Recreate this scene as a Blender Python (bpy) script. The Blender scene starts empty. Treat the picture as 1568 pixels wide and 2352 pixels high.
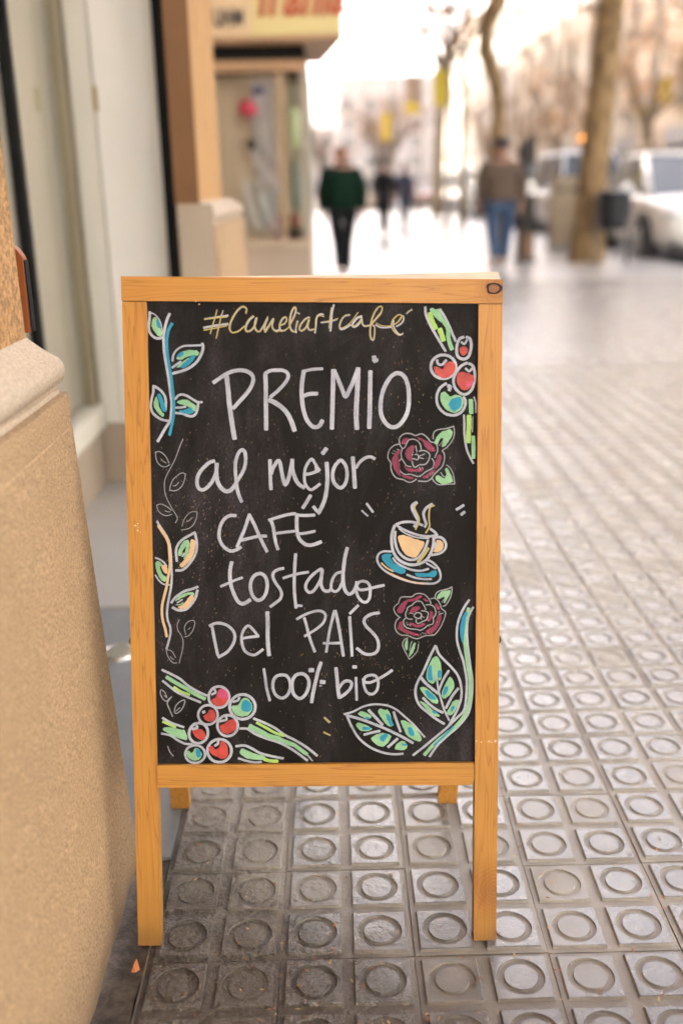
import bpy, bmesh, math, random
from mathutils import Vector, Matrix, Quaternion, noise
R = math.radians
scene = bpy.context.scene
COL = scene.collection
random.seed(7)

# ------------------------------------------------------------------ camera, sky, sun, exposure
cam_d = bpy.data.cameras.new('camera')
cam = bpy.data.objects.new('camera', cam_d); COL.objects.link(cam)
PITCH, ROLL = .3194566, -.0192582
fw = Vector((0, math.cos(PITCH), -math.sin(PITCH))); up = Vector((0, math.sin(PITCH), math.cos(PITCH))); rt = Vector((1, 0, 0))
r2 = rt*math.cos(ROLL)+up*math.sin(ROLL); u2 = up*math.cos(ROLL)-rt*math.sin(ROLL)
M = Matrix((r2, u2, -fw)).transposed().to_4x4(); M.translation = (0, 0, 1.0884)
cam.matrix_world = M
cam_d.sensor_fit = 'VERTICAL'; cam_d.sensor_height = 36; cam_d.sensor_width = 24
cam_d.lens = 36*2250/2352
cam_d.clip_start = .05; cam_d.clip_end = 2000
cam_d.dof.use_dof = True; cam_d.dof.focus_distance = 1.495; cam_d.dof.aperture_fstop = 1.7
scene.camera = cam

SUN_EL, SUN_AZ = R(28), R(-40)          # azimuth measured from +Y towards +X
sdir = Vector((math.sin(SUN_AZ)*math.cos(SUN_EL), math.cos(SUN_AZ)*math.cos(SUN_EL), math.sin(SUN_EL)))
world = bpy.data.worlds.new('World'); scene.world = world; world.use_nodes = True
wn = world.node_tree; wn.nodes.clear()
sky = wn.nodes.new('ShaderNodeTexSky'); sky.sky_type = 'NISHITA'; sky.sun_disc = False
sky.sun_elevation = SUN_EL; sky.sun_rotation = SUN_AZ
sky.air_density = .28; sky.dust_density = 7.5; sky.ozone_density = .1; sky.altitude = 0
bg = wn.nodes.new('ShaderNodeBackground'); bg.inputs['Strength'].default_value = .15
wo = wn.nodes.new('ShaderNodeOutputWorld')
wn.links.new(sky.outputs[0], bg.inputs[0]); wn.links.new(bg.outputs[0], wo.inputs[0])
sl = bpy.data.lights.new('sun', 'SUN'); sl.energy = 3.3; sl.angle = R(.53); sl.color = (1, .96, .91)
so = bpy.data.objects.new('sun', sl); COL.objects.link(so)
so.rotation_euler = sdir.to_track_quat('Z', 'Y').to_euler(); so.location = (0, 0, 40)
vs = scene.view_settings
vs.view_transform = 'Standard'; vs.look = 'None'; vs.exposure = 3.0; vs.gamma = 1; vs.use_curve_mapping = False

# ------------------------------------------------------------------ helpers
def link(o, parent=None):
    COL.objects.link(o)
    if parent is not None: o.parent = parent
    return o
def mo(name, bm, mats, parent=None, smooth=False, bevel=0, loc=None, rot=None):
    """link a bmesh as one mesh object"""
    if bevel:
        es = [e for e in bm.edges if len(e.link_faces) == 2 and e.calc_face_angle(0) > .5]
        bmesh.ops.bevel(bm, geom=es, offset=bevel, segments=2, profile=.6, affect='EDGES')
    me = bpy.data.meshes.new(name); bm.to_mesh(me); bm.free()
    for m in (mats if isinstance(mats, (list, tuple)) else [mats]): me.materials.append(m)
    if smooth:
        for p in me.polygons: p.use_smooth = True
    o = bpy.data.objects.new(name, me)
    link(o, parent)
    if loc is not None: o.location = loc
    if rot is not None: o.rotation_euler = rot
    return o
def tag(o, label=None, cat=None, group=None, kind=None):
    if label: o['label'] = label
    if cat: o['category'] = cat
    if group: o['group'] = group
    if kind: o['kind'] = kind
    return o
def thing(name, label, cat, loc=(0, 0, 0), rz=0, group=None):
    o = bpy.data.objects.new(name, None); COL.objects.link(o); o.empty_display_size = .1
    o.location = loc; o.rotation_euler = (0, 0, rz)
    return tag(o, label, cat, group)
def copy_tree(o, parent=None):
    c = o.copy(); COL.objects.link(c)
    if parent is not None: c.parent = parent
    for ch in list(o.children): copy_tree(ch, c)
    return c
def box(bm, x0, x1, y0, y1, z0, z1, mi=0, f=None):
    vs_ = [bm.verts.new(f(Vector(p)) if f else p) for p in ((x0,y0,z0),(x1,y0,z0),(x1,y1,z0),(x0,y1,z0),(x0,y0,z1),(x1,y0,z1),(x1,y1,z1),(x0,y1,z1))]
    for q in ((0,3,2,1),(4,5,6,7),(0,1,5,4),(1,2,6,5),(2,3,7,6),(3,0,4,7)):
        bm.faces.new([vs_[i] for i in q]).material_index = mi
    return bm
def bx(*a, **k):
    return box(bmesh.new(), *a, **k)
def tube(bm, pts, rad, n=10, mi=0, cap=True):
    pts = [Vector(p) for p in pts]; rings = []
    rad = rad if isinstance(rad, (list, tuple)) else [rad]*len(pts)
    side = None
    for i, p in enumerate(pts):
        d = (pts[min(i+1, len(pts)-1)]-pts[max(i-1, 0)]).normalized()
        if side is None: side = d.orthogonal().normalized()
        side = (side-d*side.dot(d)).normalized(); b = d.cross(side)
        rings.append([bm.verts.new(p+(side*math.cos(t)+b*math.sin(t))*rad[i]) for t in [2*math.pi*k/n for k in range(n)]])
    for a, b in zip(rings, rings[1:]):
        for k in range(n):
            f = bm.faces.new((a[k], a[(k+1) % n], b[(k+1) % n], b[k])); f.material_index = mi; f.smooth = True
    if cap:
        bm.faces.new(rings[0][::-1]).material_index = mi; bm.faces.new(rings[-1]).material_index = mi
    return bm
def ellipsoid(bm, c, r, n=12, m=8, mi=0):
    rows = []
    for j in range(1, m):
        ph = math.pi*j/m
        rows.append([bm.verts.new((c[0]+r[0]*math.sin(ph)*math.cos(t), c[1]+r[1]*math.sin(ph)*math.sin(t), c[2]+r[2]*math.cos(ph))) for t in [2*math.pi*k/n for k in range(n)]])
    tp = bm.verts.new((c[0], c[1], c[2]+r[2])); bt = bm.verts.new((c[0], c[1], c[2]-r[2]))
    fs = []
    for k in range(n):
        k1 = (k+1) % n
        fs.append(bm.faces.new((tp, rows[0][k], rows[0][k1]))); fs.append(bm.faces.new((bt, rows[-1][k1], rows[-1][k])))
        for a, b in zip(rows, rows[1:]): fs.append(bm.faces.new((a[k], b[k], b[k1], a[k1])))
    for f in fs: f.material_index = mi; f.smooth = True
    return bm
def loft(bm, rings, mi=0, closed=True, caps=True, smooth=True):
    rv = [[bm.verts.new(p) for p in r] for r in rings]; n = len(rv[0])
    for a, b in zip(rv, rv[1:]):
        for k in range(n if closed else n-1):
            f = bm.faces.new((a[k], a[(k+1) % n], b[(k+1) % n], b[k])); f.material_index = mi; f.smooth = smooth
    if caps:
        bm.faces.new(rv[0][::-1]).material_index = mi; bm.faces.new(rv[-1]).material_index = mi
    bmesh.ops.recalc_face_normals(bm, faces=bm.faces[:])
    return bm

# ------------------------------------------------------------------ materials
class NT:
    def __init__(s, name):
        s.m = bpy.data.materials.new(name); s.m.use_nodes = True; s.t = s.m.node_tree; s.t.nodes.clear()
        s.out = s.n('ShaderNodeOutputMaterial'); s.p = s.n('ShaderNodeBsdfPrincipled'); s.l(s.p.outputs[0], s.out.inputs[0])
    def n(s, ty, **k):
        x = s.t.nodes.new(ty)
        for a, b in k.items():
            if a in x.inputs: x.inputs[a].default_value = b
            else: setattr(x, a, b)
        return x
    def l(s, a, b): s.t.links.new(a, b)
    def noise(s, vec, scale, detail=4, rough=.55, dist=0):
        x = s.n('ShaderNodeTexNoise', Scale=scale, Detail=detail, Roughness=rough, Distortion=dist)
        if vec is not None: s.l(vec, x.inputs['Vector'])
        return x.outputs['Fac']
    def ramp(s, fac, stops):
        x = s.n('ShaderNodeValToRGB'); e = x.color_ramp.elements
        while len(e) < len(stops): e.new(.5)
        for i, (p, c) in enumerate(stops):
            e[i].position = p; e[i].color = (c, c, c, 1) if isinstance(c, (int, float)) else (*c, 1)
        s.l(fac, x.inputs[0]); return x.outputs[0]
    def mix(s, fac, a, b, mode='MIX'):
        x = s.n('ShaderNodeMix', data_type='RGBA', blend_type=mode)
        for i, v in ((0, fac), (6, a), (7, b)):
            if hasattr(v, 'links'): s.l(v, x.inputs[i])
            else: x.inputs[i].default_value = v if i == 0 else ((v, v, v, 1) if isinstance(v, (int, float)) else (*v, 1))
        return x.outputs[2]
    def math(s, op, a, b=0, c=0):
        x = s.n('ShaderNodeMath', operation=op)
        for i, v in enumerate((a, b, c)):
            if hasattr(v, 'links'): s.l(v, x.inputs[i])
            else: x.inputs[i].default_value = v
        return x.outputs[0]
    def coord(s, kind='Object', scale=(1, 1, 1), loc=(0, 0, 0), rot=(0, 0, 0)):
        if kind == 'World': o = s.n('ShaderNodeNewGeometry').outputs['Position']
        else: o = s.n('ShaderNodeTexCoord').outputs[kind]
        x = s.n('ShaderNodeMapping'); s.l(o, x.inputs[0])
        x.inputs['Scale'].default_value = scale; x.inputs['Location'].default_value = loc; x.inputs['Rotation'].default_value = rot
        return x.outputs[0]
    def bump(s, h, strength=.3, dist=.002):
        x = s.n('ShaderNodeBump', Strength=strength, Distance=dist); s.l(h, x.inputs['Height']); s.l(x.outputs[0], s.p.inputs['Normal']); s.l(x.outputs[0], s.p.inputs['Coat Normal'])
    def set(s, **k):
        for a, v in k.items():
            i = s.p.inputs[a.replace('_', ' ')]
            if hasattr(v, 'links'): s.l(v, i)
            else: i.default_value = (*v, 1) if isinstance(v, tuple) and len(v) == 3 else v
        return s.m
def simple(name, col, rough=.6, var=.18, scale=8, bump=0, metal=0, bscale=60, spec=.5, kind='Object', dist=.002):
    s = NT(name); v = s.coord(kind)
    f = s.noise(v, scale, 5)
    c = s.mix(f, tuple(x*(1-var) for x in col), tuple(min(1, x*(1+var)) for x in col))
    if bump: s.bump(s.noise(v, bscale, 4), bump, dist)
    return s.set(Base_Color=c, Roughness=rough, Metallic=metal, Specular_IOR_Level=spec)
def glassy(name, tint, rough=.03, trans=.55):
    """a clear pane: partly see-through, with a mirror-like sheen"""
    s = NT(name); s.t.nodes.remove(s.p)
    tr = s.n('ShaderNodeBsdfTransparent'); tr.inputs[0].default_value = (*tint, 1)
    gl = s.n('ShaderNodeBsdfGlossy', Roughness=rough); lw = s.n('ShaderNodeLayerWeight', Blend=.5)
    f = s.math('ADD', s.math('ADD', s.math('MULTIPLY', s.math('POWER', lw.outputs['Facing'], 4.0), .8), .05), s.math('MULTIPLY', s.noise(s.coord('Object'), 1.5, 2), .06))
    mx = s.n('ShaderNodeMixShader'); s.l(f, mx.inputs[0]); s.l(tr.outputs[0], mx.inputs[1]); s.l(gl.outputs[0], mx.inputs[2])
    s.l(mx.outputs[0], s.out.inputs[0]); return s.m

MT = {}
def wood(name, axis, base=(.51, .24, .040), dark=(.26, .085, .012), seed=0, knot=None):
    s = NT(name)
    sc = {'x': (1.6, 38, 38), 'z': (38, 38, 1.6)}[axis]
    v = s.coord('Object', sc, (seed, seed*.7, seed*1.3))
    o = s.noise(v, 1.0, 3, .5, .4)
    ring = s.math('FRACT', s.math('MULTIPLY', o, 12.0))
    line = s.ramp(ring, [(0, .1), (.45, .0), (.8, .35), (.93, 1), (1, .1)])
    fine = s.noise(s.coord('Object', {'x': (6, 500, 500), 'z': (500, 500, 6)}[axis]), 1, 3)
    blot = s.noise(s.coord('Object', (1, 1, 1), (seed*3, 0, 0)), 9, 4)
    c = s.mix(s.math('MULTIPLY', line, .68), base, dark)
    c = s.mix(s.math('MULTIPLY', fine, .25), c, dark)
    c = s.mix(s.ramp(blot, [(.42, 0), (.75, .5)]), c, tuple(x*.78 for x in base))
    pz = s.n('ShaderNodeSeparateXYZ'); s.l(s.n('ShaderNodeTexCoord').outputs['Object'], pz.inputs[0])
    ft = s.math('MULTIPLY', s.ramp(pz.outputs[2], [(.0, 1), (.05, .25), (.12, 0)]), s.ramp(blot, [(.3, .2), (.6, .75)]))
    c = s.mix(ft, c, (.13, .06, .018))
    scr = s.ramp(s.noise(s.coord('Object', (300, 300, 300)), 1, 2), [(.74, 0), (.8, .25)])
    c = s.mix(scr, c, (.75, .48, .22))
    if knot:
        g = s.n('ShaderNodeTexCoord').outputs['Object']; sub = s.n('ShaderNodeVectorMath', operation='DISTANCE'); s.l(g, sub.inputs[0]); sub.inputs[1].default_value = knot[:3]
        k = s.ramp(s.math('DIVIDE', sub.outputs['Value'], knot[3]), [(0, 1), (.35, .8), (1, 0)])
        kr = s.ramp(s.math('FRACT', s.math('ADD', s.math('DIVIDE', sub.outputs['Value'], .006), s.math('MULTIPLY', o, 3))), [(0, 0), (.6, .2), (.9, 1)])
        c = s.mix(s.math('MULTIPLY', k, s.math('ADD', .45, s.math('MULTIPLY', kr, .4))), c, (.22, .07, .012))
    s.bump(fine, .12, .0006)
    return s.set(Base_Color=c, Roughness=s.ramp(blot, [(.3, .42), (.7, .56)]), Coat_Weight=.06, Specular_IOR_Level=.4)
MT['wood_x'] = wood('varnished_pine_across', 'x', seed=1.3, knot=(.262, -.001, .977, .034))
MT['wood_x2'] = wood('varnished_pine_across_low', 'x', seed=4.1)
MT['wood_z'] = wood('varnished_pine_upright', 'z', seed=2.2)
MT['wood_z2'] = wood('varnished_pine_upright_worn', 'z', seed=7.9, knot=(.266, -.001, .085, .06))
MT['wood_back'] = wood('varnished_pine_rear', 'z', seed=5.5)
MT['plaque'] = wood('dark_varnished_plank', 'z', base=(.32, .09, .018), dark=(.14, .035, .008), seed=3)

def board_mat():
    s = NT('blackboard_paint'); v = s.coord('Object')
    sm = s.noise(s.coord('Object', (1, 1, .35)), 7, 6, .65, .8)
    sm2 = s.noise(s.coord('Object', (26, 26, 7)), 1, 6, .7)
    gr = s.noise(s.coord('Object', (420, 420, 230)), 1, 3, .7)
    f = s.math('MULTIPLY', s.ramp(sm, [(.43, 0), (.68, 1)]), s.ramp(sm2, [(.36, .1), (.7, 1)]))
    f = s.math('MULTIPLY', f, s.ramp(gr, [(.35, .3), (.65, 1)]))
    c = s.mix(gr, (.0045, .0035, .0027), (.011, .009, .007))
    c = s.mix(s.math('MULTIPLY', f, .95), c, (.078, .066, .074))
    s.bump(gr, .12, .0004)
    return s.set(Base_Color=c, Roughness=.62, Specular_IOR_Level=.14)
MT['board'] = board_mat()

def paint(name, col, dark, cover=.5, streak=1.0, rough=.6, metal=0, spec=.3):
    """marker paint laid on the board: streaky along the stroke (UV: x along, y across)"""
    s = NT(name); uv = s.n('ShaderNodeTexCoord').outputs['UV']
    mp = s.n('ShaderNodeMapping'); s.l(uv, mp.inputs[0]); mp.inputs['Scale'].default_value = (60, 5.0, 1)
    st = s.noise(mp.outputs[0], 1, 5, .65)
    gr = s.noise(s.coord('Object', (700, 700, 700)), 1, 2)
    bl = s.noise(s.coord('Object', (28, 28, 28)), 1, 4, .7)
    f = s.math('ADD', s.math('MULTIPLY', st, .55*streak), s.math('ADD', s.math('MULTIPLY', gr, .16), s.math('MULTIPLY', bl, .33)))
    c = s.mix(s.ramp(f, [(.36, 0), (.60, 1)]), dark, col)
    sep = s.n('ShaderNodeSeparateXYZ'); s.l(uv, sep.inputs[0])
    e = s.math('ABSOLUTE', sep.outputs[1])
    ed = s.math('ADD', s.math('MULTIPLY', s.math('SUBTRACT', 1.06, e), 5.5), s.math('MULTIPLY', s.math('SUBTRACT', gr, .5), 3.0))
    a = s.math('MULTIPLY', s.ramp(ed, [(.1, 0), (.9, 1)]), s.ramp(f, [(.16, cover), (.42, 1)]))
    s.p.inputs['Alpha'].default_value = 1; s.l(a, s.p.inputs['Alpha'])
    return s.set(Base_Color=c, Roughness=rough, Metallic=metal, Specular_IOR_Level=spec)
PAINT = {'w': paint('white_marker', (.47, .485, .53), (.17, .175, .2), .35), 'n': paint('thin_white_marker', (.42, .43, .42), (.24, .25, .25), .55, .6),
 'y': paint('gold_marker', (.47, .39, .13), (.32, .25, .06), .6), 't': paint('teal_marker', (.03, .32, .44), (.015, .22, .33), .9, .6),
 'g': paint('green_marker', (.28, .50, .27), (.15, .33, .17), .75), 'l': paint('lime_marker', (.38, .57, .14), (.24, .42, .09), .8),
 'c': paint('cream_marker', (.66, .47, .25), (.55, .37, .20), .9, .6), 'r': paint('red_marker', (.52, .065, .048), (.22, .022, .018), .85, 1, .42),
 'm': paint('maroon_marker', (.25, .026, .072), (.13, .014, .038), .8, 1, .42), 'p': paint('pink_marker', (.55, .07, .17), (.36, .04, .10), .75, 1, .42)}

def tile_mat(name='panot_tile', far=False):
    s = NT(name); P = s.coord('World')
    sx = s.n('ShaderNodeSeparateXYZ'); s.l(P, sx.inputs[0])
    oi = s.n('ShaderNodeObjectInfo')
    big = s.noise(P, 1.6, 4); mid = s.noise(P, 14, 5, .6); fine = s.noise(P, 170, 4, .65); gran = s.noise(P, 520, 2)
    c = s.mix(s.ramp(mid, [(.3, 0), (.7, 1)]), (.24, .235, .222), (.36, .352, .335))
    c = s.mix(s.ramp(fine, [(.45, 0), (.75, .6)]), c, (.22, .205, .185))
    if not far: c = s.mix(s.math('MULTIPLY', oi.outputs['Random'], .6), c, (.20, .185, .16))
    c = s.mix(s.math('MULTIPLY', s.ramp(s.noise(P, 8, 6, .7), [(.54, 0), (.66, 1)]), .5), c, (.36, .31, .24))
    c = s.mix(s.math('MULTIPLY', s.ramp(s.noise(P, 31, 4, .6), [(.62, 0), (.70, 1)]), .55), c, (.10, .09, .075))
    if far: c = s.mix(.75, c, (.47, .46, .435))  # far tiles mixed paler: the sky's grazing sheen put into the colour
    near_dim = s.ramp(s.math('ADD', s.math('ADD', s.math('MULTIPLY', sx.outputs[0], .6), s.math('MULTIPLY', s.math('SUBTRACT', sx.outputs[1], 1.2), .8)), s.math('MULTIPLY', s.math('SUBTRACT', s.noise(P, 3.5, 5), .5), .5)), [(.12, 1), (.55, .55), (1.15, 0)])  # darkens near tiles: the floor's fading sheen put into the colour
    c = s.mix(s.math('MULTIPLY', near_dim, .82), c, s.mix(mid, (.098, .092, .082), (.165, .157, .142)))
    # sandy dirt lies in the joints and rings
    low = s.ramp(s.math('MULTIPLY', sx.outputs[2], -250), [(.25, 0), (.62, 1)])
    dirt = s.mix(s.math('MULTIPLY', near_dim, .75), s.mix(mid, (.34, .30, .24), (.50, .455, .385)), s.mix(mid, (.17, .135, .095), (.30, .255, .195)))
    c = s.mix(s.math('MULTIPLY', low, s.ramp(fine, [(.2, .75), (.6, 1)])), c, dirt)
    # grime and damp that spread from the foot of the wall towards the front of the sign
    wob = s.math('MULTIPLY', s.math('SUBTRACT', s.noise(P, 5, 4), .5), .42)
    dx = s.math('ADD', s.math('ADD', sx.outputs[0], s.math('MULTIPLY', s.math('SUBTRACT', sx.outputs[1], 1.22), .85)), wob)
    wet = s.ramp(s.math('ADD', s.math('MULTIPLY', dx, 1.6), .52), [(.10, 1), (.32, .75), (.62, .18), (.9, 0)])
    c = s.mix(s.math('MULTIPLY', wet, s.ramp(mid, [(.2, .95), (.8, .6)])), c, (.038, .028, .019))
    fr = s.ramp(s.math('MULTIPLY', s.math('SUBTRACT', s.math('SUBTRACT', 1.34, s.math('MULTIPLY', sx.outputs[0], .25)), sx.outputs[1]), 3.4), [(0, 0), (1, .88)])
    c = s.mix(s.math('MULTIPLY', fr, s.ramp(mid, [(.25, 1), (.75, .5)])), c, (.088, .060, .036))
    lump = s.ramp(s.math('ADD', s.math('MULTIPLY', s.math('ADD', s.math('ADD', sx.outputs[0], s.math('MULTIPLY', s.math('SUBTRACT', sx.outputs[1], 1.25), .35)), wob), 1.8), .5), [(.12, 1), (.42, .55), (.62, .06), (.9, 0)])
    h = s.math('ADD', s.math('MULTIPLY', fine, .3), s.math('ADD', s.math('MULTIPLY', gran, .12), s.math('MULTIPLY', s.math('MULTIPLY', s.noise(P, 62, 4, .65), s.math('ADD', lump, .06)), 6.5)))
    s.bump(h, .65, .0034)
    rg = s.math('SUBTRACT', s.mix(low, s.mix(mid, .21, .34), .8), s.math('MULTIPLY', wet, .10))
    return s.set(Base_Color=c, Roughness=rg, Coat_Weight=s.math('MULTIPLY', s.math('SUBTRACT', 1.0, s.math('MAXIMUM', s.math('MULTIPLY', low, .7), s.math('MULTIPLY', s.math('MULTIPLY', fr, .8), s.math('SUBTRACT', 1.0, lump)))), .9), Coat_Roughness=s.mix(lump, .24, .09), Specular_IOR_Level=s.math('SUBTRACT', 1.0, s.math('MULTIPLY', s.math('MAXIMUM', wet, fr), .55)))
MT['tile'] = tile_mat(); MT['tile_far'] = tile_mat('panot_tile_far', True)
def pave_mat():
    s = NT('pavement_concrete'); P = s.coord('World')
    mid = s.noise(P, 3, 5, .6); fine = s.noise(P, 60, 4); sx = s.n('ShaderNodeSeparateXYZ'); s.l(P, sx.inputs[0])
    c = s.mix(mid, (.42, .41, .385), (.53, .515, .485)); c = s.mix(s.ramp(fine, [(.5, 0), (.8, .5)]), c, (.18, .17, .155))
    s.bump(fine, .4, .002)
    return s.set(Base_Color=c, Roughness=s.mix(mid, .24, .38), Specular_IOR_Level=.7, Coat_Weight=.4, Coat_Roughness=.22)
MT['pave'] = pave_mat()
MT['mortar'] = simple('sandy_mortar', (.27, .21, .15), .85, .3, 40, .6, bscale=220, kind='World')
def strip_mat():
    s = NT('grimy_concrete'); P = s.coord('World'); a = s.noise(P, 26, 6, .7); b = s.noise(P, 9, 4)
    c = s.mix(s.ramp(a, [(.38, 0), (.66, 1)]), (.018, .013, .009), (.12, .094, .066)); c = s.mix(s.ramp(b, [(.5, 0), (.75, .5)]), c, (.10, .08, .06))
    s.bump(s.math('ADD', a, s.math('MULTIPLY', s.noise(P, 150, 4), .3)), .8, .006)
    return s.set(Base_Color=c, Roughness=s.mix(b, .28, .6), Specular_IOR_Level=.55)
MT['strip'] = strip_mat()
def stone(name, col, scale=260, bumpd=.0025, var=.22, stain=True):
    s = NT(name); P = s.coord('World')
    g = s.noise(P, scale*.95, 3, .6); vo = s.n('ShaderNodeTexVoronoi', Scale=scale*.55); s.l(P, vo.inputs['Vector'])
    big = s.noise(P, 4, 5)
    c = s.mix(s.ramp(g, [(.36, 0), (.64, 1)]), tuple(x*(1-var) for x in col), tuple(min(1, x*(1+var)) for x in col))
    c = s.mix(s.ramp(vo.outputs['Distance'], [(.05, .5), (.35, 0)]), c, tuple(x*.55 for x in col))
    c = s.mix(s.ramp(big, [(.4, 0), (.8, .55)]), c, tuple(x*.72 for x in col))
    if stain:
        sx = s.n('ShaderNodeSeparateXYZ'); s.l(P, sx.inputs[0])
        st = s.ramp(s.noise(s.coord('World', (26, 26, 3)), 1, 4), [(.66, 0), (.80, .45)])
        st = s.math('MULTIPLY', st, s.ramp(s.math('DIVIDE', sx.outputs[2], .5), [(.0, 1), (1, .12)]))
        c = s.mix(st, c, (.15, .09, .05))
        gr = s.ramp(s.math('ADD', sx.outputs[2], s.math('MULTIPLY', s.math('SUBTRACT', big, .5), .12)), [(.0, .85), (.03, .5), (.16, 0)])
        c = s.mix(gr, c, (.15, .10, .06))
    s.bump(s.math('SUBTRACT', s.math('MULTIPLY', g, .8), s.math('MULTIPLY', vo.outputs['Distance'], .35)), .9, bumpd*1.3)
    return s.set(Base_Color=c, Roughness=.85, Specular_IOR_Level=.25)
MT['plinth'] = stone('bush_hammered_plinth', (.43, .285, .155), var=.34)
MT['shaft'] = stone('rough_rendered_shaft', (.40, .225, .095), 150, .0045, .42, False)
MT['shaft2'] = stone('smooth_rendered_shaft', (.47, .27, .11), 200, .002, .15, False)
MT['jamb_shade_sheet'] = simple('shaded_brown_jamb', (.165, .072, .020), .6, .2, 6, .3, bscale=80)  # shade of the pilaster's camera-side face put into the brown
MT['cap'] = stone('pale_stone_ledge', (.49, .39, .28), 240, .002, .2, False)
MT['white_door'] = simple('cream_white_paint', (.84, .79, .72), .35, .04, 3)
MT['beige'] = simple('beige_metal', (.66, .62, .52), .4, .06, 3)
MT['olive'] = simple('bronze_metal', (.24, .20, .12), .4, .1, 4)
MT['black'] = simple('black_rubber', (.010, .010, .009), .6, .2, 10, spec=.12)
MT['tan'] = simple('tan_stone', (.36, .285, .21), .6, .12, 5, .2)
MT['concrete'] = simple('light_threshold_stone', (.40, .375, .335), .45, .1, 6, .2, kind='World')
MT['darkpave'] = simple('grey_floor_stone', (.205, .21, .21), .34, .25, 10, .3, bscale=90, kind='World')
MT['interior'] = simple('shop_interior_wall', (.36, .29, .17), .8, .15, 2)
MT['glass'] = glassy('window_glass', (.95, .945, .92))
MT['steel'] = simple('brushed_steel', (.62, .62, .6), .25, .06, 30, metal=1)
MT['dark_steel'] = simple('dark_screw_steel', (.08, .075, .07), .4, .2, 30, metal=1)
MT['asphalt'] = simple('asphalt', (.055, .054, .052), .75, .25, 2, .5, bscale=150, kind='World')
MT['kerb'] = simple('granite_kerb', (.34, .33, .31), .7, .15, 20, .3, bscale=120, kind='World')
MT['linepaint'] = simple('road_paint', (.72, .71, .67), .6, .1, 10)
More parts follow.
